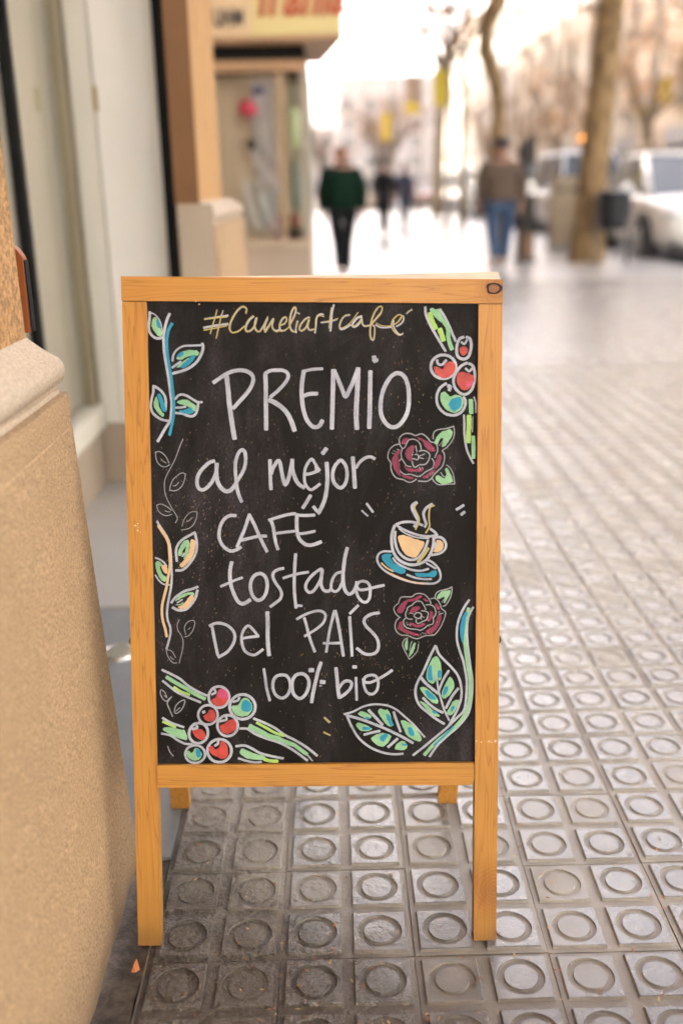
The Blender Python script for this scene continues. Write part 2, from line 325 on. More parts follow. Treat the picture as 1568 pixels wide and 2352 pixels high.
DRAWINGS = {
 'hashtag_lettering': [
  ('w',34,'-1543 9363 -1392 9385 -1212 9410'),
  ('w',38,'-1560 9240 -1394 9269 -1214 9292'),
  ('y',22,'-1550 9359 -1422 9376 -1227 9393'),
  ('y',19,'-1561 9205 -1395 9234 -1229 9265'),
  ('y',22,'-1366 9491 -1400 9370 -1439 9259 -1468 9155'),
  ('w',16,'-1280 9482 -1308 9392'),
  ('y',22,'-1304 9429 -1330 9310 -1358 9199 -1385 9091'),
  ('w',25,'-956 9456 -943 9493 -967 9527 -1015 9528 -1083 9464 -1145 9369 -1181 9280 -1182 9206 -1148 9169 -1065 9190 -981 9257'),
  ('y',25,'-953 9442 -940 9493 -964 9533 -1015 9536 -1085 9475 -1149 9376 -1187 9280 -1191 9213 -1155 9170 -1068 9187 -986 9249'),
  ('w',31,'-844 9397 -905 9345 -951 9264 -959 9205 -930 9182 -869 9212 -823 9285 -799 9374'),
  ('w',31,'-807 9367 -831 9271 -809 9204 -764 9181 -703 9263 -645 9373'),
  ('y',20,'-851 9408 -912 9356 -958 9276 -968 9212 -939 9178 -878 9212 -829 9285 -795 9385 -820 9308 -830 9234 -797 9182 -749 9192 -696 9270 -642 9393'),
  ('w',31,'-648 9359 -681 9270 -689 9196 -628 9262 -567 9358'),
  ('y',20,'-642 9393 -673 9299 -689 9218 -680 9171 -621 9255 -559 9366'),
  ('w',31,'-559 9358 -580 9269 -561 9210 -509 9190 -463 9217'),
  ('y',19,'-559 9366 -586 9274 -566 9210 -512 9179 -456 9209'),
  ('w',28,'-463 9269 -403 9291 -369 9342 -379 9382 -417 9372 -463 9298 -471 9232 -441 9190 -388 9202'),
  ('y',20,'-470 9264 -410 9291 -369 9350 -378 9385 -423 9377 -470 9298 -478 9224 -455 9184 -396 9199 -343 9239'),
  ('w',31,'-323 9283 -289 9342 -244 9438 -238 9504 -265 9519 -304 9438 -323 9320 -318 9231 -276 9179 -246 9186'),
  ('y',20,'-343 9239 -290 9327 -244 9423 -232 9504 -259 9530 -303 9460 -330 9350 -328 9246 -291 9179 -246 9189'),
  ('w',28,'-215 9327 -238 9238 -236 9164'),
  ('y',16,'-204 9327 -238 9216'),
  ('w',22,'-218 9445 -184 9430'),
  ('w',31,'-49 9378 -102 9356 -170 9275 -186 9215 -156 9189 -95 9237 -49 9341'),
  ('w',31,'-54 9341 -70 9252 -43 9200 10 9207'),
  ('y',19,'-34 9375 -87 9363 -155 9289 -185 9223 -178 9189 -118 9208 -65 9296 -42 9355 -63 9267 -55 9215 -20 9197 32 9217'),
  ('w',30,'53 9349 47 9257 35 9159'),
  ('w',28,'53 9349 76 9403 120 9425 158 9417'),
  ('y',18,'36 9202 48 9300 59 9365 98 9403 164 9389'),
  ('w',34,'308 9554 279 9440 268 9299 256 9185'),
  ('y',16,'271 9516 252 9375 236 9223'),
  ('w',30,'125 9305 235 9319 345 9348'),
  ('y',16,'141 9313 257 9330 367 9362'),
  ('w',30,'532 9412 455 9390 405 9320 388 9244 410 9206 476 9227 543 9271'),
  ('y',17,'532 9415 466 9404 411 9342 383 9266 388 9228 427 9228 499 9265 559 9319 653 9444'),
  ('w',39,'703 9389 642 9368 598 9319 570 9265 598 9243 653 9275 697 9340'),
  ('w',30,'708 9351 713 9291 746 9251 818 9261'),
  ('y',16,'565 9276 587 9241 636 9281 686 9329 708 9384 702 9308 730 9259 785 9251 845 9274'),
  ('w',23,'845 9274 912 9361 983 9447 1000 9512 967 9529 912 9475 862 9372 834 9253 829 9133 867 9046 889 9144 889 9242 856 9274'),
  ('y',23,'834 9258 912 9350 983 9436 999 9512 972 9532 917 9491 862 9383 831 9264 823 9133 839 9057'),
  ('y',16,'889 9258 895 9155 884 9062'),
  ('w',25,'906 9269 950 9241 1027 9228 1126 9235'),
  ('y',14,'912 9296 972 9263 1049 9249 1126 9257 1214 9305 1269 9381'),
  ('w',28,'1203 9245 1269 9283 1308 9343 1297 9397'),
  ('y',23,'1176 9273 1225 9305 1275 9370 1269 9408 1220 9403 1154 9338 1132 9267 1154 9197 1203 9142 1258 9120 1297 9147'),
  ('w',23,'1165 9327 1159 9262 1192 9186 1247 9131 1291 9136'),
  ('y',25,'1346 9424 1379 9456 1423 9477'),
  ('w',16,'1351 9421 1423 9488'),
 ],
 'premio_lettering': [
  ('w',81,'-1245 8542 -1227 8385 -1214 8196 -1190 7985 -1162 7774 -1142 7652'),
  ('w',66,'-1432 8460 -1346 8517 -1250 8579 -1133 8623 -1017 8630 -922 8604 -870 8551 -860 8488 -888 8404 -958 8300 -1044 8206 -1152 8090'),
  ('w',72,'-685 8566 -680 8403 -682 8193 -681 7983 -683 7782'),
  ('w',59,'-690 8581 -616 8623 -531 8630 -436 8627 -373 8596 -355 8538 -396 8454 -492 8350 -615 8245'),
  ('w',79,'-631 8203 -536 8156 -431 8076 -358 7981 -306 7865 -273 7764'),
  ('w',72,'-130 8609 -152 8489 -165 8328 -157 8190 -137 8051 -96 7924 -32 7837 31 7808 95 7836 131 7900'),
  ('w',50,'-148 8609 -72 8628 20 8642 136 8648'),
  ('w',65,'-145 8256 -52 8287 58 8292'),
  ('w',75,'295 8624 291 8440 284 8233 277 8003 269 7789'),
  ('w',70,'309 8618 366 8486 423 8348 469 8244 527 8347 586 8473 650 8645'),
  ('w',82,'650 8645 644 8439 631 8209 621 7978 630 7787'),
  ('w',75,'829 8604 825 8403 819 8116 811 7798'),
  ('w',72,'881 8813 899 8747'),
  ('w',60,'870 8770 928 8767'),
  ('w',70,'1234 8579 1141 8545 1060 8437 1002 8299 976 8138 981 7999 1025 7895 1095 7820 1164 7802 1245 7836 1327 7940 1373 8067 1384 8228 1372 8389 1326 8516 1245 8576'),
 ],
 'al_mejor_lettering': [
  ('w',62,'-1443 7324 -1516 7302 -1609 7220 -1674 7129 -1699 7029 -1682 6937 -1624 6905 -1559 6936 -1484 7018 -1427 7137 -1402 7283'),
  ('w',70,'-1407 7283 -1413 7164 -1402 7036 -1357 6945 -1285 6885 -1221 6893 -1165 6944 -1146 6980'),
  ('w',60,'-1146 6980 -1081 7081 -1015 7199 -986 7327 -994 7445 -1029 7486 -1085 7446 -1127 7337 -1138 7218 -1131 7081 -1120 6943 -1094 6833 -1054 6732'),
  ('w',62,'-633 7332 -631 7203 -629 7047 -623 6912'),
  ('w',64,'-617 7136 -580 7237 -518 7326 -490 7303 -469 7191 -443 7057 -415 6973 -370 7057 -335 7191 -309 7336'),
  ('w',69,'-309 7336 -307 7202 -269 7068 -214 6978 -142 6933'),
  ('w',53,'-124 7123 -34 7139 72 7178'),
  ('w',51,'83 7183 23 7278 -21 7345 -66 7312 -117 7223 -135 7112 -127 7000 -86 6927 -36 6899 31 6937 88 6982'),
  ('w',46,'34 7267 39 7178'),
  ('w',69,'190 7289 198 7166 200 7032 182 6864 147 6718 73 6567'),
  ('w',57,'-4 6651 29 6606 79 6555'),
  ('w',71,'186 7495 135 7428'),
  ('w',60,'397 7327 329 7271 284 7177 278 7076 306 6986 383 6925 445 6963 479 7053 485 7165 458 7265 397 7327'),
  ('w',71,'570 7365 582 7220 591 7086 599 6929'),
  ('w',53,'619 7220 670 7297 748 7358 826 7375 887 7347'),
 ],
 'cafe_lettering': [
  ('w',58,'-1144 6525 -1227 6526 -1301 6485 -1357 6402 -1386 6300 -1388 6199 -1353 6106 -1289 6036 -1216 6003 -1142 6021 -1077 6058'),
  ('w',56,'-1128 6068 -1085 6169 -1019 6317 -942 6538'),
  ('w',58,'-942 6538 -880 6409 -808 6242 -746 6103 -692 5996'),
  ('w',55,'-1067 6160 -928 6196 -818 6219 -703 6223'),
  ('w',53,'-656 6457 -533 6496 -398 6535 -274 6551'),
  ('w',57,'-628 6452 -596 6350 -580 6226 -559 6112 -532 6027'),
  ('w',48,'-580 6260 -445 6276 -288 6292'),
  ('w',62,'-246 6540 -253 6416 -248 6292 -227 6201 -177 6133 -99 6088 -9 6093 99 6132'),
  ('w',53,'-263 6529 -129 6523 6 6528'),
  ('w',48,'-254 6252 -120 6263 10 6291'),
  ('w',60,'-48 6814 -105 6719 -161 6635'),
 ],
 'quotation_mark_drawing': [
  ('w',40,'771 6693 818 6628 861 6569'),
  ('w',29,'701 6591 743 6548 786 6512'),
 ],
 'quotation_mark_drawing|b': [
  ('w',46,'2080 6601 2128 6627 2181 6663'),
  ('w',48,'2150 6525 2197 6563'),
 ],
 'tostado_lettering': [
  ('w',65,'-1211 5836 -1233 5743 -1240 5630 -1227 5495 -1182 5360 -1127 5255 -1066 5219 -1004 5239 -952 5275'),
  ('w',46,'-1376 5480 -1267 5526 -1164 5572 -1061 5608'),
  ('w',61,'-809 5669 -886 5633 -933 5545 -940 5442 -910 5338 -839 5270 -767 5295 -715 5378 -693 5482 -707 5586 -747 5648 -809 5669'),
  ('w',52,'-454 5745 -536 5725 -598 5684 -609 5616 -569 5523 -509 5440 -484 5356 -510 5284 -573 5232 -650 5175'),
  ('w',56,'-273 5951 -285 5812 -293 5656 -298 5491 -292 5335 -275 5158'),
  ('w',48,'-456 5600 -343 5636 -219 5666 -91 5687'),
  ('w',44,'-275 5194 -188 5183'),
  ('w',52,'108 5727 36 5696 -46 5624 -114 5531 -130 5448 -84 5386 -17 5406 45 5489 97 5603 116 5717'),
  ('w',56,'113 5717 102 5593 101 5489 137 5416 198 5400 239 5426'),
  ('w',48,'390 5684 323 5664 271 5592 245 5499 250 5426 306 5394 363 5436 404 5529'),
  ('w',61,'483 6040 452 5911 431 5767 420 5633 425 5508 455 5404 506 5357 568 5388 609 5466'),
  ('w',50,'620 5538 609 5435 639 5320 701 5247 762 5237 809 5299 819 5403 809 5486 763 5538 691 5548 640 5518 624 5466 670 5419 742 5424 835 5444 917 5464 1019 5485'),
 ],
 'del_lettering': [
  ('w',52,'-1514 4871 -1496 4756 -1472 4619 -1439 4451'),
  ('w',52,'-1550 4892 -1462 4928 -1359 4923 -1267 4880 -1196 4796 -1182 4702 -1220 4597 -1304 4493 -1429 4419'),
  ('w',46,'-1074 4701 -970 4717 -831 4732'),
  ('w',48,'-836 4732 -907 4826 -978 4890 -1036 4848 -1078 4754 -1080 4649 -1050 4533 -984 4470 -902 4449 -839 4480 -771 4532'),
  ('w',69,'-698 5087 -694 4930 -697 4752 -693 4595 -680 4448'),
 ],
 'pais_lettering': [
  ('w',50,'-154 5001 -124 4896 -94 4771 -54 4634 -3 4497'),
  ('w',46,'-262 4986 -164 5043 -50 5089 63 5109 135 5083 160 5026 123 4927 30 4843 -63 4781 -151 4729'),
  ('w',48,'289 5108 257 4978 220 4822 194 4665 167 4491'),
  ('w',54,'304 5108 340 4946 370 4769 394 4601 419 4433'),
  ('w',46,'126 4623 245 4622 395 4627'),
  ('w',52,'515 5014 524 4852 534 4695 549 4432'),
  ('w',48,'639 5185 577 5123 520 5066'),
  ('w',54,'947 5074 844 5059 751 5007 726 4945 761 4871 844 4787 916 4693 941 4588 915 4493 833 4452 729 4463 621 4542'),
 ],
 'bio_lettering': [
  ('w',49,'-759 4236 -740 4099 -722 3948 -677 3762'),
  ('w',54,'-504 4146 -585 4119 -626 4030 -621 3920 -581 3837 -494 3795 -413 3843 -371 3946 -377 4056 -423 4132 -504 4146'),
  ('w',60,'-201 4165 -289 4138 -337 4056 -345 3946 -318 3850 -238 3787 -157 3835 -102 3945 -94 4055 -134 4131 -201 4165'),
  ('w',63,'89 4329 41 4192 6 4041 -28 3890 -57 3731'),
  ('w',76,'-80 4217 -33 4217'),
  ('w',76,'87 4038 134 4034'),
  ('w',30,'67 3979 89 3979'),
  ('w',63,'310 4245 323 4095 336 3943 355 3799'),
  ('w',54,'342 3930 410 4025 478 4053 538 4025 524 3943 450 3860 362 3799'),
  ('w',46,'606 4100 609 3942 614 3763'),
  ('w',60,'566 4265 606 4262'),
  ('w',49,'1137 4208 1029 4133 908 4065 800 4024 726 4045 747 4113 841 4140 908 4113 935 4023 915 3913 854 3852 773 3873 726 3969 713 4079'),
  ('y',30,'131 3492 205 3419'),
  ('y',30,'122 3270 217 3225'),
  ('w',11,'138 3506 221 3426'),
 ],
 'teal_branch_drawing': [
  ('w',47,'-2047 9438 -2083 9361 -2116 9250 -2138 9139 -2140 9010 -2133 8881 -2114 8752 -2091 8605 -2072 8458 -2058 8319 -2043 8181 -2050 8050 -2075 7911 -2147 7798 -2257 7615'),
  ('t',51,'-2015 9301 -2065 9216 -2092 9096 -2096 8958 -2086 8821 -2067 8683 -2044 8536 -2030 8389 -2016 8241 -2014 8094 -2026 7954 -2055 7824 -2084 7710'),
  ('w',45,'-2328 9465 -2335 9371 -2350 9269 -2339 9183 -2284 9114 -2224 9092 -2163 9100'),
  ('w',20,'-2320 9457 -2260 9431 -2200 9362 -2168 9276 -2153 9165'),
  ('g',0,'-2278 9392 -2234 9392 -2177 9233 -2153 9156 -2171 9118 -2223 9127 -2282 9208 -2311 9268 -2301 9345'),
  ('t',0,'-2240 9358 -2200 9362 -2175 9251 -2212 9229 -2237 9294'),
  ('w',33,'-2018 8769 -2007 8846 -1958 8923 -1861 8979 -1739 8987 -1609 8990'),
  ('w',47,'-1587 9016 -1575 8956 -1611 8844 -1683 8741 -1789 8664 -1903 8621 -2017 8592'),
  ('g',0,'-1969 8794 -1933 8854 -1863 8906 -1775 8927 -1671 8918 -1624 8887 -1655 8836 -1724 8853 -1812 8828 -1882 8785'),
  ('t',0,'-1959 8846 -1889 8906 -1846 8880 -1881 8828 -1943 8820'),
  ('t',0,'-1936 8691 -1857 8742 -1777 8811 -1715 8862 -1672 8844 -1726 8767 -1815 8681 -1867 8664'),
  ('g',0,'-1972 8674 -1901 8742 -1786 8815 -1773 8804 -1866 8733 -1928 8672'),
  ('w',40,'-2024 8674 -1962 8717 -1900 8759'),
  ('w',43,'-2300 8416 -2306 8321 -2335 8217 -2346 8113 -2318 8025 -2240 7955 -2162 7920 -2092 7911'),
  ('w',42,'-2283 8407 -2205 8355 -2146 8277 -2126 8181 -2133 8077'),
  ('g',0,'-2291 8217 -2259 8277 -2235 8199 -2228 8112 -2186 8034 -2152 8007 -2170 7959 -2239 8016 -2298 8104 -2306 8165'),
  ('t',0,'-2254 8303 -2202 8303 -2165 8216 -2136 8112 -2116 8042 -2168 8038 -2202 8103 -2226 8208'),
  ('w',40,'-1990 8224 -1945 8276 -1884 8288 -1814 8266 -1745 8223 -1667 8179 -1606 8178'),
  ('w',42,'-1658 8179 -1669 8092 -1696 8014 -1750 7975 -1828 7988 -1898 8015 -1985 8024'),
  ('g',0,'-1982 8180 -1894 8219 -1806 8210 -1737 8162 -1681 8118 -1700 8049 -1740 8040 -1765 8092 -1843 8136 -1913 8145'),
  ('t',0,'-1958 8059 -1844 8067 -1765 8114 -1739 8075 -1722 8027 -1793 8005 -1880 8015'),
  ('w',40,'-1984 8098 -1913 8102 -1843 8114'),
 ],
 'thin_leaf_drawing': [
  ('n',14,'-1890 7647 -1925 7569 -1968 7462 -2007 7361 -2053 7273 -2102 7186 -2151 7091 -2173 7010 -2172 6908 -2151 6806 -2112 6717 -2066 6628 -2020 6553 -1994 6485 -2026 6423'),
  ('n',15,'-2292 7453 -2287 7369 -2262 7301 -2215 7257 -2162 7243 -2121 7257 -2090 7280'),
  ('n',17,'-2299 7457 -2238 7467 -2184 7436 -2138 7382 -2099 7300'),
  ('n',15,'-2216 7362 -2183 7325 -2140 7302'),
  ('n',14,'-2098 6904 -2086 6969 -2044 7057 -1988 7110 -1920 7154 -1859 7137'),
  ('n',17,'-1863 7137 -1881 7049 -1917 6968 -1972 6914 -2033 6894 -2101 6902'),
  ('n',15,'-2045 6968 -2005 6972 -1963 7019'),
  ('n',17,'-2292 6684 -2241 6701 -2180 6683 -2127 6649 -2080 6605'),
  ('n',15,'-2292 6684 -2277 6616 -2237 6564 -2177 6533 -2129 6533 -2071 6553'),
  ('n',15,'-2172 6602 -2142 6588 -2101 6586'),
  ('n',13,'-1929 6375 -1900 6464 -1844 6545 -1775 6586 -1704 6582'),
  ('n',14,'-1704 6579 -1715 6497 -1751 6415 -1806 6354 -1875 6327 -1940 6319'),
  ('n',15,'-1859 6440 -1818 6460 -1776 6501'),
 ],
 'cream_branch_drawing': [
  ('w',39,'-2292 6447 -2256 6380 -2191 6283 -2136 6178 -2110 6062 -2099 5908 -2097 5754 -2095 5618 -2108 5483 -2135 5347 -2161 5221 -2177 5095 -2167 4978 -2135 4880 -2132 4782 -2159 4665 -2195 4548'),
  ('w',33,'-2328 5909 -2267 5885 -2206 5841 -2169 5783'),
  ('w',29,'-2334 5653 -2283 5571 -2217 5517 -2131 5507'),
  ('g',0,'-2334 5851 -2277 5865 -2230 5812 -2274 5783 -2270 5726 -2224 5658 -2167 5619 -2178 5551 -2236 5561 -2282 5629 -2332 5755'),
  ('c',0,'-2259 5808 -2192 5802 -2150 5754 -2162 5662 -2209 5687 -2236 5754'),
  ('c',47,'-2275 6380 -2220 6293 -2164 6206 -2128 6101 -2121 5985 -2114 5850 -2127 5725 -2153 5599 -2175 5474 -2212 5338 -2243 5212 -2251 5095 -2239 4968 -2208 4851 -2188 4734'),
  ('w',43,'-1743 6281 -1830 6234 -1926 6177 -1995 6100 -2025 6004 -2014 5859'),
  ('w',45,'-1743 6272 -1721 6166 -1719 6051 -1749 5945 -1809 5849 -1877 5772 -1945 5724 -2031 5720'),
  ('g',0,'-1997 5985 -1957 6090 -1898 6167 -1831 6176 -1823 6099 -1844 5984 -1899 5878 -1922 5898 -1872 6003 -1861 6099 -1930 6013 -1941 5936 -1998 5937'),
  ('c',0,'-1807 6186 -1731 6166 -1738 6041 -1798 5887 -1876 5811 -1944 5753 -1986 5801 -1913 5869 -1845 5965 -1821 6080'),
  ('w',29,'-1931 5927 -1902 5975'),
  ('w',43,'-1715 5476 -1807 5443 -1903 5414 -1990 5366 -2059 5308 -2108 5240'),
  ('w',47,'-1721 5423 -1752 5317 -1811 5220 -1880 5152 -1947 5128 -2024 5133 -2090 5167'),
  ('g',0,'-2050 5279 -1991 5347 -1894 5385 -1798 5399 -1760 5375 -1780 5336 -1827 5365 -1924 5327 -2011 5279 -2050 5260'),
  ('g',0,'-2070 5206 -1994 5201 -1926 5230 -1935 5259 -1974 5220 -2022 5221'),
  ('c',0,'-1808 5370 -1771 5317 -1811 5239 -1889 5162 -1966 5143 -2028 5172 -1926 5220 -1877 5288'),
  ('w',23,'-2022 5240 -1944 5288'),
  ('n',14,'-2200 4528 -2142 4528 -2095 4479 -2063 4415'),
  ('n',15,'-2200 4528 -2183 4449 -2146 4381 -2098 4336 -2045 4336'),
  ('n',13,'-2144 4430 -2092 4385'),
  ('n',14,'-1996 4987 -2028 4919 -2021 4831 -1974 4752 -1947 4664 -1954 4556 -1980 4458 -2011 4331'),
  ('n',15,'-1906 4762 -1924 4860 -1894 4928 -1835 4971 -1777 4966 -1774 4898 -1809 4810 -1868 4742 -1926 4728'),
  ('n',12,'-1871 4835 -1837 4869'),
 ],
 'coffee_cherry_drawing|M': [
  ('w',44,'-2266 4231 -2120 4159 -1997 4087 -1890 3992 -1752 3904 -1613 3840'),
  ('w',41,'-2262 4065 -2140 3961 -2033 3881 -1878 3809 -1708 3737'),
  ('g',69,'-2199 4120 -2076 4040 -1938 3960 -1799 3872 -1645 3792'),
  ('l',44,'-2093 3969 -1986 3897 -1870 3853'),
  ('w',41,'-2274 3500 -2151 3427 -1965 3359'),
  ('w',41,'-2295 3260 -2171 3235 -2063 3163 -1954 3106 -1845 3098'),
  ('g',0,'-2286 3324 -2246 3364 -2106 3347 -1997 3315 -1950 3323 -1906 3186 -1938 3154 -2078 3203 -2201 3268'),
  ('l',50,'-2268 3444 -2183 3404 -2090 3360'),
  ('w',47,'-1374 3966 -1329 3936 -1297 3893 -1280 3839 -1282 3783 -1302 3730 -1338 3688 -1385 3661 -1437 3653 -1489 3664 -1534 3693 -1567 3737 -1583 3791 -1580 3847 -1560 3900 -1525 3942 -1478 3969 -1426 3977 -1374 3966'),
  ('w',50,'-1012 3840 -956 3806 -916 3755 -895 3693 -898 3628 -922 3567 -966 3518 -1025 3487 -1090 3477 -1155 3490 -1211 3525 -1252 3576 -1272 3638 -1269 3703 -1244 3764 -1200 3812 -1142 3844 -1077 3853 -1012 3840'),
  ('w',44,'-1545 3683 -1502 3656 -1471 3616 -1456 3567 -1458 3515 -1477 3467 -1511 3429 -1555 3404 -1605 3396 -1655 3407 -1697 3434 -1728 3474 -1743 3523 -1741 3574 -1722 3622 -1688 3661 -1644 3686 -1594 3693 -1545 3683'),
  ('w',47,'-1251 3528 -1207 3499 -1174 3455 -1158 3403 -1160 3347 -1180 3296 -1215 3254 -1262 3227 -1315 3219 -1367 3230 -1412 3259 -1444 3303 -1461 3355 -1459 3411 -1439 3463 -1403 3504 -1356 3531 -1303 3539 -1251 3528'),
  ('w',50,'-1652 3390 -1621 3350 -1605 3300 -1606 3246 -1623 3194 -1656 3151 -1699 3122 -1748 3110 -1796 3117 -1838 3142 -1869 3181 -1885 3232 -1884 3286 -1867 3337 -1834 3380 -1791 3409 -1743 3421 -1694 3414 -1652 3390'),
  ('w',50,'-1369 3159 -1317 3127 -1278 3079 -1259 3021 -1261 2960 -1285 2903 -1327 2857 -1382 2827 -1444 2818 -1505 2830 -1558 2862 -1596 2911 -1616 2969 -1613 3030 -1589 3087 -1547 3133 -1492 3162 -1430 3171 -1369 3159'),
  ('w',44,'-1745 3072 -1701 3047 -1670 3010 -1654 2965 -1656 2918 -1675 2874 -1710 2838 -1756 2815 -1807 2808 -1857 2818 -1901 2843 -1933 2880 -1948 2925 -1946 2972 -1927 3016 -1892 3052 -1846 3074 -1795 3082 -1745 3072'),
  ('r',0,'-1560 3768 -1474 3815 -1441 3926 -1378 3953 -1301 3886 -1290 3791 -1335 3703 -1429 3667 -1507 3696'),
  ('p',0,'-1441 3910 -1378 3947 -1301 3878 -1295 3791 -1381 3783 -1450 3815'),
  ('w',41,'-1535 3855 -1480 3887 -1495 3934'),
  ('g',0,'-1258 3687 -1149 3687 -1085 3798 -1007 3805 -938 3710 -939 3606 -1011 3527 -1120 3511 -1220 3567'),
  ('t',0,'-1093 3742 -1023 3782 -946 3718 -947 3614 -1010 3582 -1103 3607'),
  ('w',44,'-1218 3743 -1147 3766 -1131 3806'),
  ('r',0,'-1673 3529 -1602 3569 -1578 3629 -1508 3616 -1478 3536 -1511 3457 -1581 3433 -1651 3473'),
  ('w',53,'-1672 3585 -1649 3593'),
  ('r',0,'-1442 3369 -1356 3408 -1292 3464 -1214 3479 -1168 3407 -1201 3312 -1296 3248 -1389 3264'),
  ('w',41,'-1417 3448 -1323 3472 -1338 3528'),
  ('r',0,'-1849 3298 -1794 3322 -1716 3338 -1646 3281 -1637 3201 -1703 3150 -1781 3194'),
  ('w',47,'-1833 3330 -1762 3346 -1770 3378'),
  ('r',0,'-1611 3049 -1548 3081 -1495 3008 -1424 3056 -1422 3136 -1360 3144 -1307 3039 -1309 2911 -1380 2860 -1473 2895 -1566 2944'),
  ('w',44,'-1461 3176 -1454 3112 -1502 3072'),
  ('g',0,'-1944 2978 -1894 3002 -1848 2953 -1799 3049 -1737 3025 -1692 2945 -1724 2864 -1819 2836 -1912 2889'),
  ('t',0,'-1784 3041 -1722 3009 -1705 2912 -1771 2884 -1793 2945'),
  ('w',44,'-918 3486 -763 3422 -607 3341 -453 3228 -297 3148 -126 3035 21 2914'),
  ('w',44,'-1123 3335 -1013 3327 -890 3246 -734 3181 -563 3125 -392 3036 -252 2939 -128 2842'),
  ('w',25,'-119 2922 -50 2833'),
  ('g',94,'-974 3367 -827 3286 -687 3213 -547 3173'),
  ('g',75,'-547 3173 -422 3116 -313 3076'),
  ('g',69,'-313 3076 -220 3003 -135 2938'),
  ('l',50,'-872 3422 -732 3342 -593 3261 -476 3225'),
  ('w',44,'-1189 3063 -1064 3074 -955 3030 -831 2957 -659 2908 -487 2875'),
  ('w',41,'-1153 2878 -1036 2837 -911 2813 -817 2820'),
  ('g',0,'-1144 2958 -1103 3039 -1018 2990 -894 2941 -753 2909 -738 2852 -895 2853 -1051 2878'),
  ('l',60,'-769 2860 -676 2836 -574 2831'),
  ('n',19,'-2205 3810 -2235 3890 -2288 3930 -2300 3874 -2268 3795 -2214 3755 -2174 3794 -2135 3823'),
  ('n',19,'-2243 3842 -2205 3810'),
  ('n',22,'-2135 3823 -2199 3731 -2177 3651 -2126 3523'),
  ('n',20,'-2093 3579 -2076 3682 -2004 3754 -1941 3769 -1959 3682 -2015 3602 -2086 3571'),
  ('n',16,'-2077 3603 -2014 3658'),
  ('n',19,'-2209 3067 -2176 2979 -2127 2914'),
 ],
 'coffee_cherry_drawing|N': [
  ('w',44,'1614 9513 1624 9415 1675 9287 1745 9158 1816 9039 1906 8890'),
  ('w',42,'1824 9483 1894 9374 1955 9255 2005 9137 2051 9033'),
  ('g',0,'1669 9484 1714 9508 1764 9478 1809 9493 1844 9404 1904 9315 1855 9286 1764 9365 1714 9415'),
  ('g',73,'1884 9305 1945 9206 1946 9097 1966 9008 1997 8919'),
  ('l',82,'1684 9425 1714 9316 1765 9217'),
  ('l',84,'1825 9197 1850 9128 1876 9048'),
  ('w',48,'2166 9086 2111 9067 2076 8988 2067 8889 2087 8809 2158 8774 2228 8799 2267 8888 2277 8987 2256 9066 2206 9086'),
  ('w',38,'2216 9047 2176 8987 2136 9017'),
  ('r',0,'2112 8938 2167 8958 2227 8938 2227 8878 2188 8824 2137 8829 2107 8879'),
  ('w',48,'1942 8823 1996 8793 2035 8747 2056 8691 2055 8632 2032 8578 1991 8534 1936 8506 1874 8497 1813 8509 1759 8540 1719 8586 1699 8641 1700 8700 1723 8755 1764 8799 1819 8827 1881 8835 1942 8823'),
  ('w',42,'1917 8760 1857 8696 1797 8711 1787 8761'),
  ('r',0,'1732 8662 1777 8677 1847 8641 1883 8621 1887 8701 1947 8740 2018 8740 2058 8690 2048 8611 1989 8531 1908 8497 1828 8517 1757 8582'),
  ('w',48,'2218 8719 2138 8680 2059 8581 2024 8471 2050 8361 2121 8286 2201 8271 2281 8330 2326 8450 2330 8579 2299 8679 2249 8709'),
  ('w',40,'2199 8640 2249 8600 2289 8639'),
  ('r',0,'2089 8581 2159 8595 2240 8570 2320 8540 2326 8460 2271 8370 2201 8321 2120 8351 2075 8431 2069 8521'),
  ('p',0,'2201 8400 2260 8450 2311 8470 2291 8400 2221 8370'),
  ('w',46,'1919 8427 1839 8372 1789 8273 1789 8153 1840 8052 1931 7986 2042 7971 2133 8011 2188 8090 2197 8181 2171 8231'),
  ('w',63,'1949 8392 1979 8382 1965 8332'),
  ('g',0,'1839 8292 1899 8317 1950 8262 1990 8232 2050 8271 2131 8251 2177 8181 2162 8091 2102 8021 2022 8001 1931 8042 1860 8122 1834 8202'),
  ('t',0,'2000 8212 2121 8241 2144 8191 2137 8091 2042 8016 1981 8061 1948 8132'),
  ('w',27,'2322 8230 2348 8140 2349 8009'),
  ('w',36,'2178 7970 2184 7839 2185 7719 2201 7578 2232 7446 2279 7345 2320 7274'),
  ('g',77,'2274 8185 2284 8005'),
  ('l',84,'2252 7955 2253 7779'),
  ('l',84,'2247 7759 2241 7587'),
  ('g',67,'2312 7658 2320 7516 2319 7355'),
  ('w',15,'2306 7949 2301 7728'),
 ],
 'rose_drawing|O': [
  ('n',20,'1290 7491 1253 7552 1245 7633 1285 7689 1350 7713 1423 7704 1479 7681 1552 7704 1609 7687 1666 7631 1698 7590 1755 7574 1791 7533 1800 7460 1780 7412 1760 7359'),
  ('n',20,'1237 7556 1180 7544 1116 7496 1083 7423 1083 7350 1120 7285 1124 7204 1148 7131 1205 7066 1302 7041 1367 7008 1432 7008 1493 7048'),
  ('n',20,'1282 7487 1326 7511 1350 7568 1383 7616 1439 7628 1504 7607 1549 7550 1561 7478'),
  ('n',20,'1278 7358 1269 7422 1286 7479'),
  ('n',18,'1278 7349 1310 7301 1351 7244 1416 7229'),
  ('n',20,'1278 7349 1237 7301 1233 7228 1270 7155 1326 7118 1408 7118 1505 7089 1554 7093 1627 7153 1724 7205 1748 7266 1740 7315 1715 7347'),
  ('n',20,'1533 7453 1585 7465 1650 7445 1687 7396 1667 7315 1618 7263 1537 7255 1472 7219 1444 7251 1432 7308'),
  ('n',22,'1440 7409 1422 7381 1432 7341 1464 7347 1496 7328 1521 7348 1521 7389 1496 7409 1472 7404'),
